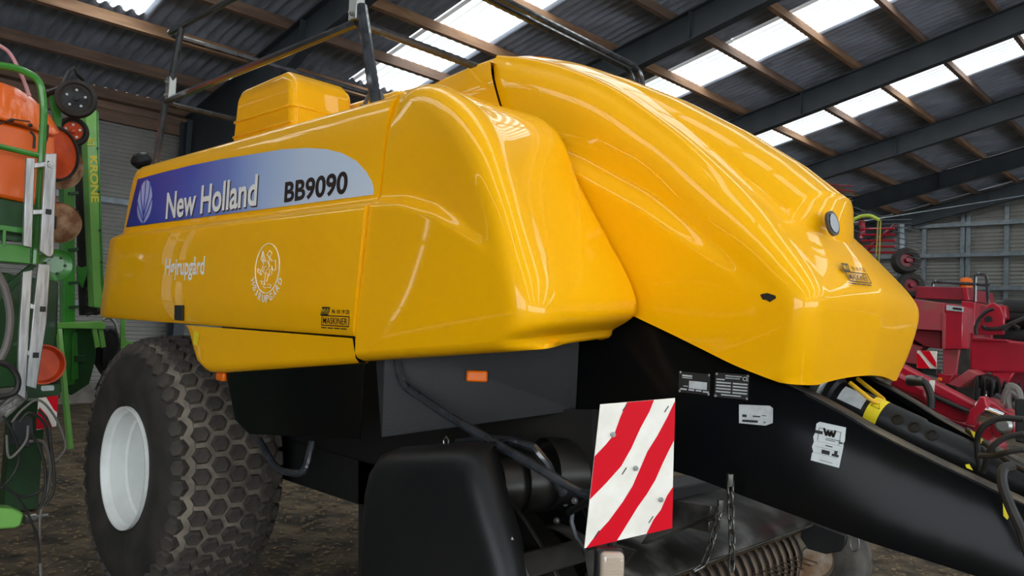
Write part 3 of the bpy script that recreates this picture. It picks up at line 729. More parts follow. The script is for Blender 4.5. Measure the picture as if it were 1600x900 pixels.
for q in (q1, q2):
    for s_, t_ in ((.04, .05), (.96, .05), (.96, .95), (.04, .95)):
        u, v = sub(q, s_, t_, s_, t_)[0]; MB().lathe([(.0055, 0), (.0055, .003), (.003, .005)], on_beam(u, v, .003), nbm, 10).build('plate_rivet', GALV, DB)
qs = [(1155, 632), (1208, 636), (1208, 664), (1155, 661)]
beam_quad('parts_label', [(1155, 632), (1203, 634), (1208, 638), (1207.5, 661), (1196, 665), (1155, 661)], STK, DB)
qw = [(1276, 659), (1322, 668), (1311, 731), (1267, 719)]
beam_quad('dealer_label', [(1276, 662), (1281, 659), (1322, 668), (1320, 690), (1318, 692), (1318, 698), (1311, 731), (1267, 719), (1269, 708), (1271, 706), (1269, 698), (1272, 690), (1271, 682), (1274, 676)], STKW, DB)
for q, bs_ in ((qs, ((.09, .52, .22, .66), (.4, .55, .62, .62), (.09, .8, .55, .93), (.66, .5, .8, .54), (.72, .86, .78, .92))), (qw, ((.32, .66, .6, .76), (.42, .53, .66, .555), (.1, .475, .95, .48), (.06, .615, .92, .62), (.06, .78, .9, .785), (.3, .93, .75, .94), (.0, .21, .26, .29), (.75, .62, .86, .70), (.68, .70, .92, .76), (.86, .38, .98, .42), (.4, .35, .9, .365), (.38, .39, .72, .405)))):
    for b in bs_: MB().prism([on_beam(u, v, .0035) for u, v in sub(q, *b)], nbm * .0005).build('label_print', INKB, DB, smooth=0)
mb = MB()
for a_, b_ in (((.12, .14), (.86, .14)), ((.86, .14), (.86, .46)), ((.12, .14), (.12, .46))):
    mb.bar(on_beam(*sub(qw, *a_, *a_)[0], .0035), on_beam(*sub(qw, *b_, *b_)[0], .0035), .0015, .0006, upv=nbm)
w0, w1 = on_beam(*sub(qw, .3, .30, .3, .30)[0], .004), on_beam(*sub(qw, .7, .30, .7, .30)[0], .004)
dx_ = (w1 - w0)
zz = [(0, 1), (.2, 0), (.36, .8), (.5, 0), (.64, .8), (.8, 0), (1, 1)]
for (a_, b_), (c_, d_) in zip(zz, zz[1:]):
    mb.bar(w0 + dx_ * a_ + Vector((0, 0, .024 * b_)), w0 + dx_ * c_ + Vector((0, 0, .024 * d_)), .009, .0006, upv=nbm)
mb.build('label_logo', INKB, DB, smooth=0)
for q in ([(1567, 780), (1573, 778), (1580, 803), (1574, 812), (1568, 806)],): beam_quad('yellow_tag', q, YSTK, DB)
# driveline between the beams
sh = MB(); a, b = Vector((-1.32, YC, 1.525)), Vector((-.55, YC - .03, 1.255))
dd = (b - a)
sh.lathe([(.001, 0), (.095, 0), (.095, .05), (.082, .06), (.082, .13), (.068, .14), (.066, .45), (.060, .46), (.060, dd.length), (.09, dd.length + .01), (.092, dd.length + .13), (.05, dd.length + .14), (.001, dd.length + .14)], a, dd, 28)
SH = sh.build('driveline_guard', PLA, B, smooth=40)
for t in (.78, .90, 1.02):
    c = a + dd * t * .62 + Vector((0, -.06, .035)); MB().lathe([(.021, 0), (.021, .004), (.015, .005), (.015, .001)], c, (-.0, -.8, .5), 16).build('guard_boss', PLA, SH)
def wrap_label(t0, t1, a0, a1, material, name):
    R = frame_from(dd.normalized()); G = []
    for t in np.linspace(t0, t1, 4):
        G.append([a + dd * t + R @ Vector((.0685 * math.cos(q), .0685 * math.sin(q), 0)) for q in np.linspace(a0, a1, 10)])
    MB().grid(G).build(name, material, SH)
R_ = frame_from(dd.normalized())
best = max(range(64), key=lambda i: (R_ @ Vector((math.cos(i * math.pi / 32), math.sin(i * math.pi / 32), 0))).dot(Vector((0, -.7, .7)))) * math.pi / 32
wrap_label(.335, .395, best - .8, best + 1.0, YSTK, 'warning_sticker'); wrap_label(.20, .315, best - .35, best + .6, STK, 'guard_label')
tri = MB(); tc_ = a + dd * .365 + R_ @ Vector((.0692 * math.cos(best), .0692 * math.sin(best), 0)); nn_ = Vector((0, -.7, .7)); e1_ = dd.normalized(); e2_ = nn_.cross(e1_)
tri.tube([tc_ + e2_ * .018, tc_ - e2_ * .012 + e1_ * .016, tc_ - e2_ * .012 - e1_ * .016], .0015, 4, True); tri.build('warning_mark', INKB, SH)
hd = MB(); hd.tube(arc_path([px(1328, 598, y=YC - .06), px(1366, 629, y=YC - .08), px(1384, 627, y=YC + .03), px(1340, 592, y=YC + .12)], .03), .0085, 8); hd.build('shaft_handle', YHD, B, label='bent yellow shaft support handle')
cl = MB(); cl.lathe([(.09, 0), (.105, .01), (.105, .04), (.09, .05)], a + dd * .07, dd, 24); cl.build('guard_clamp', GALV, SH)
# --- warning board on its arm
bq = [Vector((-1.475, 1.915, 1.475)), Vector((-1.315, 2.085, 1.505)), Vector((-1.30, 2.10, 1.10)), Vector((-1.515, 1.92, 1.03))]
bq = [pd(938, 632, 2.37), pd(1055, 622, 2.43), pd(1050, 825, 2.43), pd(913, 857, 2.37)]
_n = (bq[1] - bq[0]).cross(bq[3] - bq[0]); _d = bq[2] - Vector((0, 0, EYE))
bq[2] = Vector((0, 0, EYE)) + _d * (_n.dot(bq[0] - Vector((0, 0, EYE))) / _n.dot(_d))      # keep the sheet flat
xb, yb = (bq[1] - bq[0]), (bq[3] - bq[0]); nb_ = yb.cross(xb).normalized()
if nb_.dot(Vector((0, 0, EYE)) - bq[0]) < 0: nb_ = -nb_
def bp(s, t, d=0.): return bq[0] * (1-s) * (1-t) + bq[1] * s * (1-t) + bq[2] * s * t + bq[3] * (1-s) * t + nb_ * d
WBD = MB().prism([bp(0, 0), bp(1, 0), bp(1, 1), bp(0, 1)], -nb_ * .004).build('warning_board', WHT, B, smooth=0, bevel=.001, label='red and white striped warning board')
def stripe(poly):
    m_ = MB(); m_.prism([bp(s, t, .0006) for s, t in poly], nb_ * .0006); m_.build('red_stripe', RED, WBD, smooth=0)
stripe([(.35, 0), (.71, 0), (.66, .08), (.55, .2), (.45, .34), (.34, .46), (.18, .56), (0, .66), (0, .36), (.12, .29), (.22, .22), (.28, .10)])
stripe([(1, 0.02), (1, .32), (.93, .40), (.85, .5), (.78, .60), (.68, .70), (.58, .78), (.46, .9), (.36, 1), (.02, 1), (.12, .92), (.25, .84), (.40, .72), (.5, .62), (.58, .5), (.66, .38), (.78, .27), (.9, .14)])
stripe([(1, .68), (1, 1), (.70, 1), (.78, .9), (.86, .84), (.93, .74)])
for s, t in ((.2, .22), (.52, .49), (.85, .76)): bolt(MB(), bp(s, t, .001), nb_, .0085, .006).build('board_bolt', GALV, WBD)
ink = MB()
for s, t in ((.3, .06), (.86, .10), (.36, .52) , (.1, .94), (.72, .92)): ink.bar(bp(s, t, .0014), bp(s + .05, t - .045, .0014), .003, .0005, upv=nb_)
ink.build('board_print', INKB, WBD, smooth=0)
arm = MB(); arm.tube(arc_path([px(620, 545, y=1.9), px(624, 598, y=1.88), px(700, 650, y=1.9), px(918, 776, y=1.985), bp(.3, .62, -.02)], .07), .0165, 10); arm.build('board_arm', TUBE, B)
arm = MB(); arm.tube([bp(.3, .3, -.02), bp(.35, 1.15, -.02)], .014, 8); arm.tube([bp(.3, .62, -.02), px(890, 800, y=2.25)], .014, 8); arm.build('board_bracket', BLKM, B)
# front lamp below the board
lc_ = pd(951, 884, 2.36); Rl = frame_from((.75, -.66, 0))
LMP = MB().obox(lc_, (.085, .11, .05), Rl).build('front_lamp', BLKM, B, bevel=.012)
MB().obox(lc_ + Rl @ Vector((.004, 0, .022)), (.072, .10, .05), Rl).build('lamp_lens', CLR, LMP, bevel=.014, seg=3)
for i in range(7): MB().obox(lc_ + Rl @ Vector((.008, -.036 + .012 * i, .048)), (.05, .003, .003), Rl).build('lens_rib', CLR, LMP)
MB().prism([px(912, 862, y=2.2), px(960, 852, y=2.2), px(990, 860, y=2.3), px(960, 905, y=2.3), px(920, 905, y=2.2)], (.0, .02, 0)).build('lamp_bracket', PLATE, B)

# --- pickup with guards
# side guard (moulded black plastic box)
outer = [(-2.42, .40), (-2.43, 1.06), (-2.405, 1.15), (-2.36, 1.205), (-2.29, 1.235), (-1.90, 1.30), (-1.83, 1.28), (-1.78, 1.20), (-1.66, .98), (-1.58, .72), (-1.58, .40)]
G = []
cen = Vector((-2.05, 0, .85))
for y_, s_ in ((1.72, .001), (1.72, .3), (1.72, .6), (1.72, .80), (1.722, .86), (1.735, .93), (1.765, .98), (1.81, 1.0), (1.90, 1.0), (1.98, .995)):
    G.append([(cen.x + (x - cen.x) * s_ - (.9 * max(0, y_ - 1.80) if x > -1.9 else 0), y_ + .12 * max(0, cen.z + (z - cen.z) * s_ - 1.2), cen.z + (z - cen.z) * s_) for x, z in outer])
MB().grid([list(p) for p in G]).build('pickup_side_guard', PLA, B, smooth=65, label='moulded black plastic side guard')
MB().prism([px(u, v, y=1.9) for u, v in ((690, 902), (705, 888), (812, 866), (818, 878), (826, 905))], (0, .3, 0)).build('guard_lip', GREYK, B, bevel=.006)
pl = MB(); 
pts_o = [px(u, v, y=2.05) for u, v in ((785, 778), (800, 790), (820, 815), (845, 855), (872, 905))]; pts_i = [px(u, v, y=2.05) for u, v in ((760, 778), (770, 810), (790, 850), (812, 905))]
pl.prism(pts_o + list(reversed(pts_i)), (0, .02, 0)); pl.build('belt_guard', GREYK, B, bevel=.004)
for c, r_, w_ in ((px(850, 740, y=2.36), .14, .2), (px(808, 752, y=2.28), .125, .2), (px(770, 758, y=2.2), .12, .15)):
    MB().lathe([(.001, 0), (r_ * .4, 0), (r_ * .45, .02), (r_ * .9, .02), (r_, 0), (r_, w_), (.001, w_)], c, (.35, 1, 0), 32).build('pulley', GREYK, B)
hz_ = MB(); hz_.tube([px(u, v, y=y_) for u, v, y_ in ((715, 690, 2.1), (760, 686, 2.1), (800, 689, 2.1), (835, 700, 2.1), (855, 725, 2.12), (868, 752, 2.15), (880, 770, 2.2))], .017, 8); hz_.build('feed_tube', TUBE, B)
MB().prism([px(u, v, y=2.4) for u, v in ((830, 770), (905, 785), (935, 850), (905, 905), (880, 850), (835, 800))], (0, .03, 0)).build('gearbox_bracket', BLK, B, bevel=.004)
for u, v in ((884, 786), (899, 782), (871, 813), (902, 849)):
    m_ = MB(); bolt(m_, px(u, v, y=2.39), (.3, -1, 0), .013, .012); m_.build('bracket_bolt', GALV, B)
cv = MB(); cv.tube([px(u, v, y=2.3) for u, v in ((895, 792), (893, 815), (900, 840), (915, 862))], .009, 6); cv.build('spring_strap', GREY, B)
MB().prism([px(u, v, y=2.44) for u, v in ((560, 690), (760, 640), (925, 640), (930, 905), (560, 905))], (0, .04, 0)).build('inner_side_plate', DRK, B)
MB().tube([px(u, v, y=1.95) for u, v in ((694, 697), (693, 688), (697, 682), (701, 688), (700, 697))], .003, 6).build('guard_clip', GALV, B)
for u, v in ((799, 842), (806, 868), (772, 782)): bolt(MB(), px(u, v, y=1.80), (.6, -.8, 0), .008, .006).build('guard_bolt', GALV, B)
bolt(MB(), px(724, 543, y=2.1), (.77, -.64, 0), .009, .008).build('skirt_bolt', GALV, B)
# windguard plate, reel bands and tines
wa, wb, wc, wd = px(1060, 775, x=-1.98), px(1178, 778, x=-1.98), px(1262, 818, x=-1.62), px(985, 902, x=-1.62)
y0, y1 = 2.32, 3.82
G = []
for x, z in ((-2.02, .93), (-1.95, .925), (-1.72, .865), (-1.62, .825), (-1.60, .80), (-1.61, .785)): G.append([(x, y, z) for y in (y0, 2.6, 3.2, y1)])
MB().grid(G).build('windguard_plate', PLATE, B, smooth=60, solid=.006)
MB().tube([(-1.615, y0, .79), (-1.615, y1 + .03, .79)], .012, 8).build('windguard_tube', STEEL, B)
for i in range(21):
    y = y0 + .04 + i * .07
    m_ = MB(); arcp = [(-1.83 + .20 * math.cos(t), y, .60 + .20 * math.sin(t)) for t in np.linspace(1.45, -1.6, 12)]
    m_.grid([[(x, y - .017, z), (x, y + .017, z)] for x, y, z in arcp]); m_.build('stripper_band', TINE, B, smooth=60, solid=.003)
for i in range(20):
    for t in (.75, .25, -.3):
        y = y0 + .075 + i * .07 + .01 * math.sin(i * 5 + t)
        c, s_ = math.cos(t), math.sin(t)
        m_ = MB(); m_.tube([(-1.83 + .12 * c, y, .60 + .12 * s_), (-1.83 + .22 * c, y, .60 + .22 * s_ - .004), (-1.83 + .315 * c - .01, y + .005, .60 + .315 * s_ - .035)], .0035, 5)
        m_.build('pickup_tine', TINE, B)
MB().lathe([(.001, 0), (.11, 0), (.11, y1 - y0), (.001, y1 - y0)], (-1.83, y0, .60), (0, 1, 0), 20).build('pickup_drum', DRK, B)
MB().lathe([(.001, 0), (.165, 0), (.17, .02), (.001, .03)], (-1.83, y1 + .02, .60), (0, 1, 0), 32).build('pickup_end_plate', BLKM, B)
MB().box((-2.12, 2.5, .90), (-1.98, 3.7, .98)).build('pickup_frame_beam', BLKM, B, bevel=.008)
mb = MB(); mb.prism([px(u, v, y=2.5) for u, v in ((1050, 782), (1112, 790), (1110, 805), (1040, 835), (1000, 850))], (.0, .04, -.01)); mb.build('pickup_lift_plate', PLATE, B, bevel=.004)
MB().box((-1.86, 2.55, .99), (-1.44, 2.63, 1.03)).build('chain_bracket', STEEL, B, bevel=.003)
# chains
def chain(name, pts, parent):
    P = crv(pts, 200); d = np.r_[0, np.cumsum(np.linalg.norm(np.diff(P, axis=0), axis=1))]
    n_ = int(d[-1] / .042)
    base = MB(); base.lathe([(.012, -.02), (.012, .02)], P[0], (0, 0, 1), 10); c0 = base.build(name, STEEL, parent)
    lk = MB(); lk.tube([(.011 * math.cos(t), 0, .011 * math.sin(t) + (.015 if math.sin(t) > 0 else -.015)) for t in np.linspace(0, 2 * math.pi, 14, False)], .0042, 6, True)
    lm = mesh_of(lk, 'chain_link', STEEL, 60)
    for i in range(n_):
        k = int(np.searchsorted(d, (i + .5) * .042)); k = min(k, 198); t = Vector(P[k + 1] - P[k]).normalized()
        R = frame_from(t, Vector((1, 0, 0))); R = Matrix((R.col[0], R.col[1], R.col[2])).transposed()
        R = R @ Matrix.Rotation(math.pi / 2 * (i % 2) + .4, 3, 'Z'); M = R.to_4x4(); M.translation = Vector(P[k])
        inst(lm, 'chain_link', c0, M)
chain('lift_chain', [px(1141, 750, y=2.42), px(1142, 800, y=2.42), px(1144, 850, y=2.42), px(1142, 910, y=2.42)], B)
chain('lift_chain', [px(1126, 790, y=2.45), px(1116, 830, y=2.45), px(1108, 858, y=2.44), px(1095, 885, y=2.42), px(1068, 896, y=2.36)], B)
# gauge wheel beyond the pickup
gc = px(1274, 866, y=3.98)
GW = MB().lathe([(.12, -.06), (.14, -.075), (.22, -.08), (.262, -.05), (.268, 0), (.262, .05), (.22, .08), (.14, .075), (.12, .06)], gc, (0, 1, 0), 40, cap=False).build('gauge_wheel', mat('grey_dusty_rubber', '#35322e', .85, c2='#5b564e', scale=10), B, smooth=50)
MB().lathe([(.125, -.06), (.10, -.03), (.05, -.03), (.04, -.06), (.001, -.06)], gc, (0, 1, 0), 32, cap=False).build('gauge_rim', mat('cream_rim', '#b9ad9a', .5, c2='#8d6d50', scale=12), GW)
pp_ = [px(u, v, y=3.86) for u, v in ((1255, 812), (1322, 838), (1320, 850), (1312, 862), (1290, 866), (1262, 858), (1250, 840))]
MB().prism(pp_, (0, .03, 0)).build('gauge_wheel_arm', BLKM, B, bevel=.004)
lk = MB(); lk.tube([px(1335, 848, y=3.3) + Vector((.018 * math.cos(t), 0, .035 * math.sin(t))) for t in np.linspace(0, 6.28, 14, False)], .004, 6, True); lk.build('hitch_ring', GALV, B)
# hoses at the hitch end
def hose(name, P, r, material, parent): 
    m_ = MB(); m_.tube(crv(P, 30), r, 8); return m_.build(name, material, parent)
hose('hydraulic_hose', [px(1600, 655, y=2.9), px(1560, 654, y=2.9), px(1535, 668, y=2.9), px(1527, 690, y=2.92), px(1532, 735, y=2.95)], .010, HOSE, B)
hose('hydraulic_hose', [px(1600, 678, y=2.8), px(1570, 684, y=2.8), px(1548, 702, y=2.8), px(1536, 738, y=2.85)], .009, HOSE, B)
hose('hydraulic_hose', [px(1512, 672, y=3.1), px(1540, 693, y=3.0), px(1575, 720, y=2.9), px(1610, 740, y=2.8)], .010, HOSE, B)
hose('hydraulic_hose', [px(1600, 702, y=2.75), px(1575, 706, y=2.75), px(1555, 712, y=2.78), px(1530, 712, y=2.8)], .009, HOSE, B)
hose('hydraulic_hose', [px(1584, 728, y=2.62), px(1568, 733, y=2.60), px(1566, 755, y=2.58), px(1578, 790, y=2.56), px(1596, 830, y=2.54), px(1612, 880, y=2.5)], .014, HOSE, B)
flat('yellow_tag', [px(u, v, y=3.0) for u, v in ((1516, 672), (1524, 676), (1542, 693), (1539, 697), (1522, 685))], YSTK, B, .002)
flat('yellow_tag', [px(u, v, y=2.66) for u, v in ((1508, 726), (1514, 725), (1520, 735), (1510, 731))], YSTK, B, .002)
MB().box((-.52, 3.06, 1.28), (-.47, 3.16, 1.55)).build('hose_stand', BLKM, B, bevel=.004)

# ------------------------------------------------------------------ machines on the left: seed drill, ladder, mower
def pp(name, pts, parent, material, ax, val, thick, bevel=.0, seg=2, smooth=40, label=None):
    """Slab whose front face lies in the plane ax=val with the corners seen at those photo pixels."""
    off = {'x': Vector((-thick, 0, 0)), 'y': Vector((0, thick, 0))}[ax]
    return MB().prism([px(u, v, **{ax: val}) for u, v in pts], off).build(name, material, parent, bevel=bevel, seg=seg, smooth=smooth, label=label)
def pt_tube(name, pts, r, parent, material, ax, val, rad=.0, n=8, label=None):
    P = [px(p[0], p[1], **{ax: p[2] if len(p) > 2 else val}) for p in pts]
    if name in ('drill_hose', 'control_cable', 'mower_hose'): P = [Vector(q) for q in crv(P, 36)]
    elif rad: P = arc_path(P, rad)
    return MB().tube(P, r, n).build(name, material, parent, label=label)
XD = -5.45
D = empty('seed_drill', (-5.8, 1.0, 0), 'green seed drill with orange hopper under a folded orange tarp', 'seed drill')
pp('hopper', [(-60, 175), (86, 212), (90, 330), (38, 316), (-60, 295)], D, ORG, 'x', XD - .05, .7, .02)
pp('hopper_base', [(-60, 296), (38, 317), (60, 322), (58, 372), (-60, 352)], D, GRD, 'x', XD - .06, .6, .01)
# tarp: sagging sheet with tucked edge
Gt = []
for t in np.linspace(0, 1, 22):
    u = -60 + 152 * t; top = interp(u, [-60, 0, 25, 50, 78, 92], [120, 128, 137, 152, 180, 203]); bot = interp(u, [-60, 0, 40, 65, 88, 92], [175, 186, 196, 207, 212, 208])
    row = []
    for k, s_ in enumerate(np.linspace(0, 1, 9)):
        v = top + (bot - top) * s_; bul = .05 * math.sin(math.pi * s_) + .012 * math.sin(u * .35 + s_ * 4)
        row.append(px(u, v, x=XD - .03 + bul * .6 - .12 * (1 - s_)))
    row.insert(0, row[0] + Vector((-.35, 0, .03))); row.insert(0, row[0] + Vector((-.4, 0, -.2)))
    Gt.append(row)
MB().grid(Gt).build('hopper_tarp', TARP, D, smooth=60, solid=.004)
for u, v in ((18, 188), (47, 196), (72, 203)):
    MB().lathe([(.012, 0), (.012, .01), (.005, .015)], px(u, v, x=XD + .0), (1, 0, 0), 10).build('tarp_eyelet', BLKM, D)
pt_tube('tarp_strap', [(-4, 196), (18, 186), (47, 190)], .004, D, HOSE, 'x', XD + .01)
pt_tube('tarp_strap', [(75, 195), (74, 215), (70, 225)], .006, D, HOSE, 'x', XD + .01)
pt_tube('grab_handle', [(47, 205), (54, 212), (53, 232)], .008, D, BLKM, 'x', XD + .02, .02)
pt_tube('guard_tube', [(-40, 96), (30, 107), (62, 124), (69, 165), (62, 300), (55, 412)], .022, D, GRN, 'x', XD + .12, .1, label='bent green guard tube')
pt_tube('guard_tube', [(-20, 224), (60, 243)], .017, D, GRN, 'x', XD + .12)
pp('platform_plate', [(-40, 378), (49, 384), (48, 413), (-40, 405)], D, GRN, 'x', XD + .13, .25, .006)
pp('platform_rail', [(-40, 346), (52, 358), (52, 367), (-40, 354)], D, GRN, 'x', XD + .135, .05, .004)
pp('platform_rail', [(-40, 362), (48, 371), (48, 379), (-40, 371)], D, GRD, 'x', XD + .10, .03, .003)
pp('platform_post', [(5, 358), (10, 359), (9, 385), (4, 384)], D, GRN, 'x', XD + .14, .03, .002)
pp('platform_strut', [(50, 412), (58, 415), (2, 470), (-20, 480), (-20, 468)], D, GRD, 'x', XD + .05, .05, .003)
def disc(name, u, v, r, x, material, parent, th=.02, dish=.03, tilt=(1, -.25, 0)):
    c = px(u, v, x=x)
    return MB().lathe([(.001, dish), (r * .45, dish), (r * .95, 0), (r, .004), (r, -.004), (r * .95, -th), (r * .4, dish - th), (.001, dish - th)], c, tilt, 40).build(name, material, parent, smooth=50)
o = disc('marker_disc', 87, 240, .165, XD - .35, ORD, D, tilt=(1, .55, 0))
MB().lathe([(.165, -.02), (.18, -.02), (.185, .0), (.18, .02), (.165, .02)], px(87, 240, x=XD - .35), (1, .55, 0), 40, closed=True).build('disc_tyre', RUB, o)
disc('coulter_disc', 95, 258, .165, XD - .55, RUST, D, tilt=(1, .3, 0)); cd_ = disc('coulter_disc', 92, 348, .135, XD - .30, RUST, D)
pp('disc_hub', [(82, 338), (89, 338), (88, 358), (82, 358)], D, BLKM, 'x', XD - .26, .03, .003)
disc('drive_flange', 86, 414, .10, XD - .05, GRN, D, dish=.0)
for i in range(6): bolt(MB(), px(86, 414, x=XD - .04) + Vector((0, .055 * math.cos(i), .055 * math.sin(i))), (1, 0, 0), .009).build('flange_bolt', GRD, D)
def press_wheel(u, v, r, x, hub, parent, label):
    c = px(u, v, x=x); ax = Vector((1, -.35, 0)).normalized()
    w_ = MB().lathe([(r * .62, -.03), (r * .8, -.045), (r * .96, -.04), (r, -.02), (r, .02), (r * .96, .04), (r * .8, .045), (r * .72, .03), (r * .62, .03)], c, ax, 44, closed=True).build('press_wheel', RUB, parent, label=label)
    MB().lathe([(r * .74, .0), (r * .74, .025), (r * .6, .03), (r * .3, .012), (r * .14, .012), (r * .14, .05), (.001, .055)], c, ax, 32).build('wheel_hub', hub, w_, smooth=40)
    R = frame_from(ax)
    for i in range(5):
        m_ = MB(); a = 2 * math.pi * i / 5 + .3; bolt(m_, c + R @ Vector((r * .45 * math.cos(a), r * .45 * math.sin(a), .018)), ax, .009, .008); m_.build('wheel_bolt', GALV, w_)
    return w_
press_wheel(119, 155, .128, XD - .35, BLKM, D, 'black press wheel with bolted black hub')
press_wheel(114, 206, .10, XD - .48, ORD, D, 'black press wheel with orange hub')
pt_tube('wheel_arm', [(95, 140, XD - .35), (108, 112, XD - .36), (116, 106, XD - .36), (120, 115, XD - .36), (130, 125, XD - .4)], .013, D, BLKM, 'x', XD - .3)
pt_tube('wheel_arm', [(70, 148, XD - .5), (95, 138, XD - .4), (118, 155, XD - .4)], .022, D, BLKM, 'x', XD)
pp('wheel_bracket', [(78, 150), (92, 142), (97, 190), (95, 235), (88, 235), (84, 180)], D, GRN, 'x', XD - .46, .04, .003)
pt_tube('drill_hose', [(-6, 68), (14, 82), (30, 110), (38, 128), (46, 150)], .012, D, PINK, 'x', XD - .1, label='pale pink hose')
pt_tube('drill_hose', [(-8, 420), (8, 452), (16, 495), (10, 540), (-6, 572)], .022, D, GHOSE, 'x', XD + .2)
pt_tube('drill_hose', [(-6, 566), (15, 572), (28, 592), (24, 612), (4, 620), (-10, 618)], .017, D, HOSE, 'x', XD + .25)
MB().box((-6.2, .35, .35), (XD - .2, 1.25, 1.5)).build('drill_frame', GRD, D, bevel=.01)
pp('frame_panel', [(-30, 420), (92, 440), (90, 520), (75, 600), (-30, 610)], D, GRD, 'x', XD - .22, .2, .01)
c = px(64, 570, x=XD - .12)
MB().lathe([(.001, 0), (.10, 0), (.118, .05), (.125, .09), (.115, .09), (.10, .02), (.001, .02)], c, (1, -.1, .1), 32).build('dosing_cap', ORD, D, smooth=40)
for i in range(7): 
    MB().tube([px(85, 580, x=XD - .15) + Vector((.035 * math.cos(t), .035 * math.sin(t), -.018 * i)) for t in np.linspace(0, 6.28, 12, False)], .005, 5, True).build('coil_spring', STEEL, D)
wb_ = pp('warning_board', [(60, 622), (91, 618), (88, 666), (57, 672)], D, WHT, 'x', XD + .02, .005, label='small red and white warning board')
for q in ([(72, 620), (91, 618), (90, 645), (84, 640)], [(57, 650), (62, 636), (74, 650), (82, 668), (57, 671)]):
    pp('red_stripe', q, wb_, RED, 'x', XD + .0225, .002, smooth=0)
pp('panel_rail', [(42, 602), (96, 600), (94, 622), (42, 622)], D, GRD, 'x', XD - .0, .06, .004)
pp('number_label', [(65, 603), (83, 602), (85, 605), (84, 610), (66, 611), (64, 608)], D, STKW, 'x', XD + .004, .003)
pp('support_foot', [(-40, 792), (20, 795), (35, 801), (38, 806), (33, 822), (24, 826), (-40, 830)], D, GRL, 'x', XD + .3, .12, .012)
MB().lathe([(.025, 0), (.025, .06), (.012, .06), (.012, .13)], px(38, 812, x=XD + .26), (-.2, .95, 0), 12).build('foot_pin', GALV, D)
MB().box((-5.5, .62, 0.0), (-5.38, .78, .5)).build('support_leg', GRN, D, bevel=.006)
pp('draft_bar', [(-30, 660), (35, 605), (44, 612), (44, 624), (-30, 690)], D, STEEL, 'x', XD + .15, .05, .004)
pp('valve_block', [(20, 655), (52, 652), (55, 690), (45, 700), (18, 695)], D, BLKM, 'x', XD + .2, .08, .006)
for i, P in enumerate(([(18, 660), (35, 640), (60, 625), (85, 650), (102, 690), (100, 705), (82, 725)], [(30, 660), (45, 645), (68, 660), (78, 700), (77, 740), (65, 765), (35, 776), (5, 760)],
          [(5, 650), (22, 680), (30, 710), (24, 735), (5, 760), (-10, 770)], [(45, 690), (66, 690), (78, 720), (76, 760), (64, 800), (62, 850), (64, 900)], [(0, 755), (25, 775), (42, 800), (58, 840), (62, 880)],
          [(48, 680), (60, 695), (70, 730), (70, 770), (62, 795)], [(10, 680), (15, 715), (40, 690), (44, 665)], [(60, 640), (75, 660), (80, 700), (84, 730), (84, 765), (72, 790)])):
    pt_tube('control_cable', [(u, v, XD + .22 + .02 * i) for u, v in [tuple(q) for q in P]], .0085 if i % 2 else .007, D, HOSE if i % 3 else GHOSE, 'x', XD + .25, .05)

LD = empty('aluminium_ladder', tuple(px(50, 615, x=XD + .22)), 'folded aluminium ladder hooked onto the green seed drill', 'ladder')
for q in ([(71, 240), (89, 240), (84, 396), (80, 402), (74, 401), (62, 392)], [(60, 412), (79, 414), (73, 505), (57, 608), (40, 603)], [(41, 246), (55, 248), (50, 388), (36, 384)], [(36, 425), (51, 422), (44, 545), (40, 625), (26, 615), (30, 520)]):
    pp('ladder_rail', q, LD, ALU, 'x', XD + .22, .03, .004)
for (a, b, c, d) in ((45, 260, 79, 256), (45, 332, 76, 331), (38, 476, 67, 483), (33, 548, 56, 555)):
    p, q = px(a, b, x=XD + .20), px(c, d, x=XD + .205); MB().bar(p, q, .03, .03).build('ladder_rung', ALU, LD, bevel=.004)
    MB().obox(px(c, d, x=XD + .223), (.006, .032, .032), Matrix.Identity(3)).build('rung_end', BLKM, LD, bevel=.003)
MB().lathe([(.02, 0), (.02, .006), (.012, .006), (.012, .012)], px(80, 257, x=XD + .226), (1, 0, 0), 16).build('rung_collar', GALV, LD)

XM = -6.9
Mw = empty('folded_mower', (-7.2, 2.0, 0), 'green folded mower unit with an upright boom and yellow lettering', 'mower')
bo = pp('upright_boom', [(134, 178), (151, 172), (158, 440), (163, 482), (147, 480), (140, 330)], Mw, GRL, 'x', XM, .14, .006)
pp('boom_edge', [(151, 172), (154, 176), (162, 440), (166, 484), (163, 482), (158, 440)], Mw, GRN, 'x', XM + .002, .13, .003)
for u, v in ((152.5, 232), (154, 300), (156, 360), (158, 410), (160, 470)):
    m_ = MB(); bolt(m_, px(u, v, x=XM + .004), (1, 0, 0), .01); m_.build('boom_bolt', GRD, Mw)
ud_ = (px(144, 215, x=XM) - px(148, 315, x=XM)).normalized(); xd_ = -ud_
perp = Vector((1, 0, 0)).cross(xd_).normalized()
YPR = mat('yellow_print', '#e4d73a', .45)
text('lettering', 'KRONE', px(139.5, 243, x=XM + .004), xd_, perp, (px(139, 243, x=XM) - px(143, 316, x=XM)).length, .062, YPR, bo, bold=.035)
cw = px(142.5, 226, x=XM + .004); mb = MB()
for k in (-1, 0, 1):
    mb.tube([cw - xd_ * .01 + perp * (.012 * k), cw - xd_ * .045 + perp * (.02 * k - .006), cw - xd_ * .055 + perp * (.026 * k), cw - xd_ * .035 + perp * (.03 * k + .004)], .004, 5)
mb.tube([cw + xd_ * .0 + perp * .03, cw + xd_ * .01 + perp * .0, cw + xd_ * .0 - perp * .03], .005, 5)
mb.build('crown_logo', YPR, bo, smooth=0)
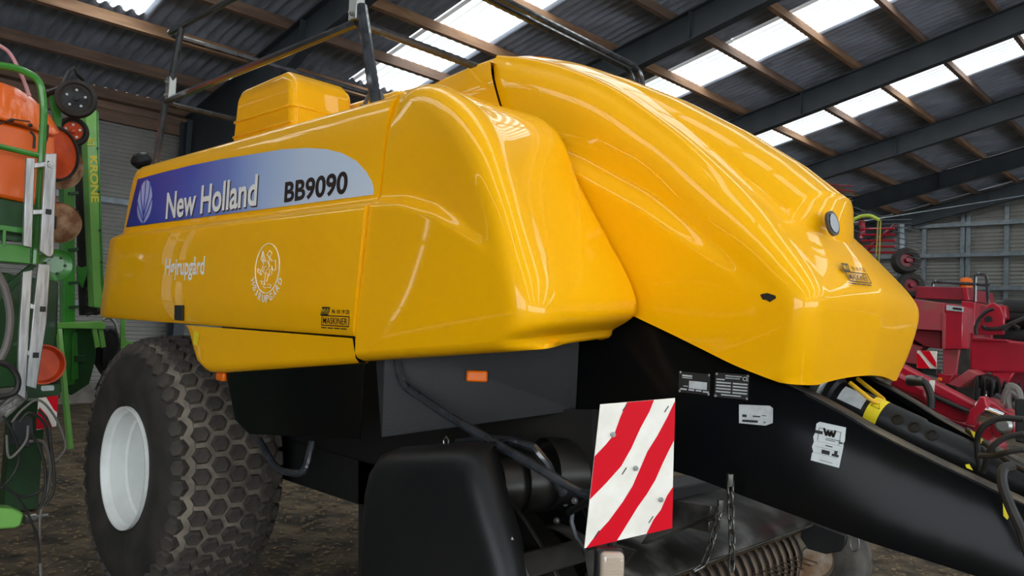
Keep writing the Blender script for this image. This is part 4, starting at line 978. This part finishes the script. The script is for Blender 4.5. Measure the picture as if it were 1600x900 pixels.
# rubber conditioning roller with raised chevrons
r0, r1 = px(131, 225, x=XM - .22), px(139, 492, x=XM - .22)
ro = MB().tube([r0, r1], .075, 20).build('conditioner_roller', RUB, Mw)
ax_ = (r1 - r0).normalized(); L_ = (r1 - r0).length; Rr = frame_from(ax_)
for i in range(20):
    for sg in (-1, 1):
        G = []
        for t in np.linspace(0, 1, 6):
            a = math.pi + .2 + sg * t * 1.3; zz_ = (i + .5) / 20 * L_ + .03 * t
            a += 0
            G.append([r0 + Rr @ Vector((.088 * math.cos(a - 1.0), .088 * math.sin(a - 1.0), zz_ + w)) for w in (-.014, .014)])
        MB().grid(G).build('roller_chevron', RUB, ro, solid=.02)
pp('side_channel', [(99, 290), (117, 286), (118, 600), (100, 604)], Mw, GRN, 'x', XM - .05, .12, .006)
for v in (300, 330, 388, 440, 478): pp('channel_rib', [(108, v), (123, v - 1), (123, v + 4), (108, v + 4)], Mw, GRD, 'x', XM - .03, .05, .002)
pp('cross_beam', [(78, 501), (92, 505), (160, 502), (166, 508), (165, 514), (90, 513), (78, 505)], Mw, GRL, 'x', XM + .05, .15, .004)
pp('mower_body', [(88, 512), (152, 512), (150, 560), (140, 600), (112, 618), (92, 606)], Mw, GRD, 'x', XM - .06, .4, .01)
pp('body_rib', [(113, 520), (121, 519), (123, 592), (112, 596)], Mw, GRN, 'x', XM - .03, .05, .003)
pp('body_rib', [(116, 556), (134, 555), (134, 566), (117, 565)], Mw, GRD, 'x', XM - .02, .04, .003)
pp('lift_link', [(144, 512), (151, 512), (157, 542), (149, 544)], Mw, GRL, 'x', XM + .04, .03, .003)
pp('lift_link', [(154, 512), (161, 512), (166, 542), (158, 544)], Mw, GRL, 'x', XM + .03, .03, .003)
pp('lift_link', [(190, 495), (197, 495), (196, 530), (210, 536), (200, 548), (188, 545)], Mw, GRL, 'x', XM + .02, .03, .003)
pp('pivot_bracket', [(120, 415), (128, 418), (140, 415), (130, 450), (122, 440)], Mw, GRN, 'x', XM - .1, .03, .003)
pp('skid_shoe', [(150, 610), (160, 590), (172, 562), (182, 565), (170, 590), (160, 612)], Mw, STEEL, 'x', XM - .1, .05, .003)
pt_tube('mower_hose', [(160, 500), (170, 496), (180, 505), (185, 520)], .012, Mw, GALV, 'x', XM + .02)
pt_tube('mower_hose', [(172, 515), (180, 520), (186, 540), (180, 560)], .014, Mw, HOSE, 'x', XM + .01)
pp('gear_housing', [(162, 515), (185, 510), (192, 560), (170, 590), (158, 570)], Mw, BLKM, 'x', XM - .12, .2, .02)
mb = MB(); pa, pb = px(92, 514, x=XM + .08), px(110, 702, x=XM + .3); mb.bar(pa, pb, .035, .035); mb.build('parking_stand', GRL, Mw, bevel=.004)
MB().box((-7.45, 1.75, 0), (-7.3, 2.0, .9)).build('stand_leg', GRD, Mw, bevel=.006)

# ------------------------------------------------------------------ machines on the right
RBL = empty('red_baler', tuple(Vector((px(1480, 600, y=12.0).x, 12.6, 0))), 'faded red baler parked in front of the gable wall', 'baler')
c7 = lambda x, y: (1400 + x / 3.215, 420 + y / 3.215)
def rp_(name, pts, y, th, material, parent=RBL, bevel=.01, label=None): return pp(name, [c7(*p) for p in pts], parent, material, 'y', y, th, bevel, label=label)
rp_('top_hood', [(105, 88), (355, 92), (368, 158), (95, 148)], 12.5, 1.5, REDD)
rp_('hood_end', [(330, 92), (355, 92), (368, 158), (340, 158)], 12.45, .1, REDP)
rp_('side_panel', [(40, 148), (245, 172), (240, 312), (40, 300)], 12.0, 1.2, REDF)
rp_('side_chamfer', [(40, 302), (228, 314), (226, 402), (150, 392), (40, 330)], 12.15, .8, REDD)
rp_('door_panel', [(245, 172), (336, 188), (332, 402), (230, 404)], 12.02, 1.0, REDP)
rp_('silver_strip', [(252, 181), (336, 192), (335, 217), (252, 208)], 11.99, .05, STK, bevel=.002)
rp_('strip_print', [(285, 193), (330, 198), (330, 209), (285, 204)], 11.98, .005, INKB, bevel=0)
rp_('worn_strip', [(232, 222), (250, 224), (246, 402), (230, 402)], 11.98, .03, REDF, bevel=.004)
rp_('corner_panel', [(330, 160), (396, 168), (394, 402), (330, 404)], 12.3, 1.0, REDP)
rp_('side_panel', [(396, 180), (480, 190), (480, 420), (394, 404)], 12.6, .8, REDD)
rp_('lower_frame', [(235, 404), (318, 404), (300, 552), (235, 545)], 12.2, .5, REDF)
rp_('lower_skirt', [(40, 320), (90, 380), (140, 392), (105, 420), (105, 480), (40, 470)], 12.25, .3, REDF)
wbr = rp_('warning_board', [(106, 410), (204, 414), (200, 502), (104, 498)], 11.9, .03, WHT, bevel=.003, label='red and white warning board')
for q in ([(122, 411), (168, 413), (201, 470), (201, 498), (180, 480)], [(105, 425), (112, 425), (170, 501), (106, 499), (105, 470)]): rp_('red_stripe', q, 11.885, .01, RED, wbr, bevel=0)
rp_('lamp_box', [(128, 500), (206, 506), (204, 545), (132, 525)], 11.95, .2, BLKM)
rp_('reflector', [(208, 545), (228, 548), (228, 565), (208, 562)], 11.93, .05, AMB)
rp_('red_bracket', [(205, 525), (290, 532), (265, 580), (215, 570)], 11.97, .3, REDP)
cw_ = px(*c7(340, 475), y=12.9)
MB().lathe([(.2, -.2), (.55, -.22), (.66, -.12), (.66, .12), (.55, .22), (.2, .2)], cw_, (1, .3, 0), 40).build('baler_tyre', RUB, RBL)
b_ = px(*c7(352, 62), y=12.7)
bn = MB().lathe([(.05, 0), (.085, .02), (.09, .10), (.07, .16), (.001, .18)], b_ - Vector((0, 0, .12)), (0, 0, 1), 20).build('beacon', AMB, RBL, label='orange rotating beacon')
for P in ([(185, 140), (185, 60), (240, 68), (470, 80)], [(397, 165), (400, 22), (455, 30), (463, 172)], [(400, 78), (463, 84)]):
    MB().tube(arc_path([px(*c7(*p), y=12.6) for p in P], .06), .022, 6).build('hand_rail', TUBE, RBL)

YA = 8.0
RA = empty('red_folding_mower', tuple(Vector((px(1560, 560, y=YA).x, YA + .5, 0))), 'red folded implement arm with black rollers beside the red baler', 'implement')
ra = lambda name, pts, th, material, dy=0., bevel=.008: pp(name, [c7(*p) for p in pts], RA, material, 'y', YA + dy, th, bevel)
ra('box_beam', [(368, 368), (380, 345), (430, 345), (700, 372), (700, 525), (480, 522), (370, 512)], .5, REDP, bevel=.02)
ra('beam_flange', [(372, 318), (388, 318), (392, 345), (560, 355), (560, 368), (372, 360)], .35, REDP, -.05)
ra('pivot_plate', [(398, 332), (438, 232), (458, 180), (490, 168), (522, 190), (545, 240), (540, 332)], .06, REDP, -.08)
ra('pivot_plate', [(520, 180), (548, 185), (556, 250), (530, 258)], .3, REDP, -.02)
ra('plate_cutout', [(444, 250), (462, 235), (482, 242), (486, 262), (466, 270), (446, 268)], .004, BLKM, -.085, 0)
for (a, b, r_, m_) in (((548, 203), (700, 212), .10, PLA), ((548, 240), (700, 248), .10, PLA), ((500, 345), (700, 342), .09, PLA), ((545, 275), (700, 275), .05, GREY)):
    MB().tube([px(*c7(*a), y=YA + .2), px(*c7(*b), y=YA + .2)], r_, 16).build('black_roller' if r_ > .06 else 'cylinder_rod', m_, RA)
ra('gusset', [(478, 518), (595, 520), (548, 598), (506, 598)], .05, REDP, .02)
ra('pylon', [(480, 592), (548, 595), (545, 665), (482, 650)], .3, REDD, .05)
ra('pylon', [(478, 500), (700, 505), (700, 700), (600, 690)], .3, REDD, .4)
for P in ([(405, 330), (400, 300), (420, 250), (455, 215), (490, 200)], [(437, 285), (450, 300), (520, 300), (580, 275), (700, 225)], [(540, 310), (580, 280), (620, 300)]):
    MB().tube(crv([px(*c7(*p), y=YA - .12) for p in P], 24), .018, 6).build('arm_hose', HOSE, RA)
ra('floor_leg', [(500, 640), (530, 645), (530, 1050), (500, 1050)], .2, REDD, .1)
c = px(*c7(400, 625), y=YA - .6)
for i in range(9):
    MB().lathe([(.13, -.012), (.15, 0), (.13, .012)], c + Vector((.045 * i, .03 * i, -.006 * i)), (1, .3, -.05), 24).build('bellows_ring', PLA, RA)
ra('canvas_cover', [(385, 560), (430, 530), (490, 545), (500, 620), (470, 640), (440, 600), (395, 600)], .5, PLA, -.2, .04)
ra('red_slope', [(260, 580), (365, 505), (410, 530), (320, 600)], .4, REDF, -.3)

YN = 5.2
RN = empty('red_mower', tuple(Vector((px(1450, 620, y=YN).x, YN + .4, 0))), 'red mower arm with hydraulic ram right behind the black drawbar', 'mower')
rn = lambda name, pts, th, material, dy=0., bevel=.008: pp(name, [c7(*p) for p in pts], RN, material, 'y', YN + dy, th, bevel)
rn('long_arm', [(-30, 460), (10, 475), (420, 690), (400, 712), (370, 715), (-30, 520)], .12, REDP, 0, .012)
rn('long_arm', [(-30, 560), (190, 640), (380, 740), (340, 775), (280, 760), (-30, 610)], .15, REDP, .1, .012)
rn('ram_body', [(-30, 520), (20, 520), (90, 560), (160, 600), (165, 690), (100, 650), (-30, 600)], .25, REDP, -.02, .03)
MB().tube([px(*c7(190, 640), y=YN - .03), px(*c7(370, 720), y=YN - .03)], .014, 10).build('ram_rod', BLKM, RN)
MB().tube([px(*c7(400, 690), y=YN - .05), px(*c7(540, 745), y=YN - .05)], .035, 14).build('chrome_rod', CHROME, RN)
rn('clevis', [(345, 780), (372, 705), (395, 690), (420, 640), (445, 645), (460, 690), (430, 720), (400, 740), (395, 790)], .1, REDP, -.12)
rn('clevis_plate', [(430, 650), (470, 660), (560, 720), (600, 740), (600, 830), (560, 850), (500, 850), (470, 800), (480, 740)], .2, REDP, -.06)
rn('lower_arm', [(400, 780), (490, 800), (485, 850), (450, 870), (380, 830)], .12, REDP, -.03)
rn('pin_plate', [(508, 770), (530, 762), (560, 765), (585, 790), (565, 825), (545, 845), (528, 835)], .03, STEEL, -.12, .004)
MB().lathe([(.045, 0), (.045, .03), (.03, .045), (.001, .045)], px(*c7(545, 785), y=YN - .12), (0, -1, 0), 20).build('pin_head', GALV, RN)
MB().tube(crv([px(*c7(*p), y=YN - .12) for p in ((75, 560), (110, 555), (150, 580), (175, 640), (175, 700))], 24), .022, 10).build('feed_hose', HOSE, RN)
MB().lathe([(.03, 0), (.035, .02), (.03, .05), (.028, .09)], px(*c7(55, 560), y=YN - .12), (1, 0, 0), 12).build('hose_coupling', STEEL, RN)
rn('cream_tag', [(168, 560), (196, 560), (190, 625), (162, 615)], .004, WHT, -.05, 0)
rn('base_frame', [(100, 700), (420, 800), (500, 900), (480, 1100), (100, 1000)], .3, REDD, .3)
for P in ([(560, 600), (580, 590), (610, 610), (620, 660), (600, 690)], [(545, 680), (550, 640), (570, 600), (595, 600)], [(570, 700), (560, 650), (580, 620), (615, 640)]):
    MB().tube(crv([px(*c7(*p), y=YN + .0) for p in P], 24), .022, 8).build('coiled_hose', GHOSE, RN)
rn('number_stand', [(595, 650), (660, 655), (660, 880), (598, 870)], .03, BLKM, -.3)
MB().tube([px(*c7(480, 655), y=YN + .2), px(*c7(520, 685), y=YN + .2), px(*c7(570, 710), y=YN + .2)], .05, 10).build('cable_sleeve', PLA, RN)

YT = 13.5
TD = empty('hay_tedder', tuple(Vector((px(1410, 600, y=YT).x, YT, 0))), 'folded hay tedder with thin tines and two small black wheels', 'tedder')
for (u, v, r_) in ((1415, 408, .215), (1421.5, 447, .215)):
    c = px(u, v, y=YT); ax = Vector((.55, -.8, .1)).normalized()
    w_ = MB().lathe([(r_ * .5, -.1), (r_ * .85, -.11), (r_, -.06), (r_, .06), (r_ * .85, .11), (r_ * .5, .1)], c, ax, 32, closed=True).build('tedder_wheel', RUB, TD)
    MB().lathe([(r_ * .55, .0), (r_ * .5, .05), (r_ * .2, .05), (r_ * .15, .12), (.001, .12)], c, ax, 20).build('wheel_hub', REDD, w_)
for P, r_, m_ in (([(1408, 350), (1406, 470), (1404, 640)], .05, STUD), ([(1421, 447), (1412, 440), (1400, 470), (1398, 640)], .04, STEEL), ([(1345, 372), (1348, 360), (1346, 345)], .05, REDP), ([(1345, 400), (1400, 350)], .03, REDD)):
    MB().tube([px(u, v, y=YT + .15) for u, v in P], r_, 8).build('tedder_frame', m_, TD)
MB().tube(crv([px(u, v, y=YT - .1) for u, v in ((1322, 352), (1340, 340), (1358, 337), (1374, 344))], 16), .03, 8).build('lime_pipe', mat('lime_pipe_paint', '#b9cf4a', .5), TD)
for u, y0_, y1_ in ((1372, 344, 400), (1376, 345, 420)): MB().tube([px(u, y0_, y=YT - .1), px(u - 3, y1_, y=YT - .1)], .012, 6).build('rope', mat('yellow_rope', '#a9a049', .8), TD)
for i in range(5):
    MB().tube([px(1346, 358 + 9 * i, y=YT), px(1398, 357 + 9.5 * i, y=YT)], .018, 6).build('rotor_arm', REDP, TD)
for i in range(12):
    MB().tube([px(1396, 352 + 9 * i, y=YT + .05), px(1438, 362 + 8.5 * i, y=YT - .2 + .02 * i)], .009, 5).build('tedder_tine', GREY, TD)
for i in range(4):
    MB().tube([px(1284, 287 + 7 * i, y=YT), px(1333, 291 + 7.5 * i, y=YT + .2)], .010, 5).build('tedder_tine', REDD if i < 2 else GREY, TD)
for i in range(5):
    MB().tube([px(1318, 318 + 9 * i, y=YT), px(1352, 330 + 9 * i, y=YT)], .009, 5).build('tedder_tine', GREY, TD)
for i in range(3): MB().tube([px(1375, 344 + 6 * i, y=YT), px(1424, 343 + 6 * i, y=YT)], .009, 5).build('tedder_tine', GREY, TD)
for i in range(5): MB().tube([px(1421 + 1.5 * i, 462, y=YT - .05), px(1424 + 3 * i, 495, y=YT - .05)], .008, 5).build('tedder_tine', REDD, TD)
c = px(1412, 560, y=YT - .8)
lg = px(1404, 600, y=YT + .15); MB().tube([(lg.x, lg.y, 0), (lg.x, lg.y, 2.4)], .05, 8).build('support_leg', REDD, TD)
MB().lathe([(.15, -.1), (.28, -.11), (.33, -.06), (.33, .06), (.28, .11), (.15, .1)], c, (.5, -.85, 0), 32).build('tedder_wheel', RUB, TD)
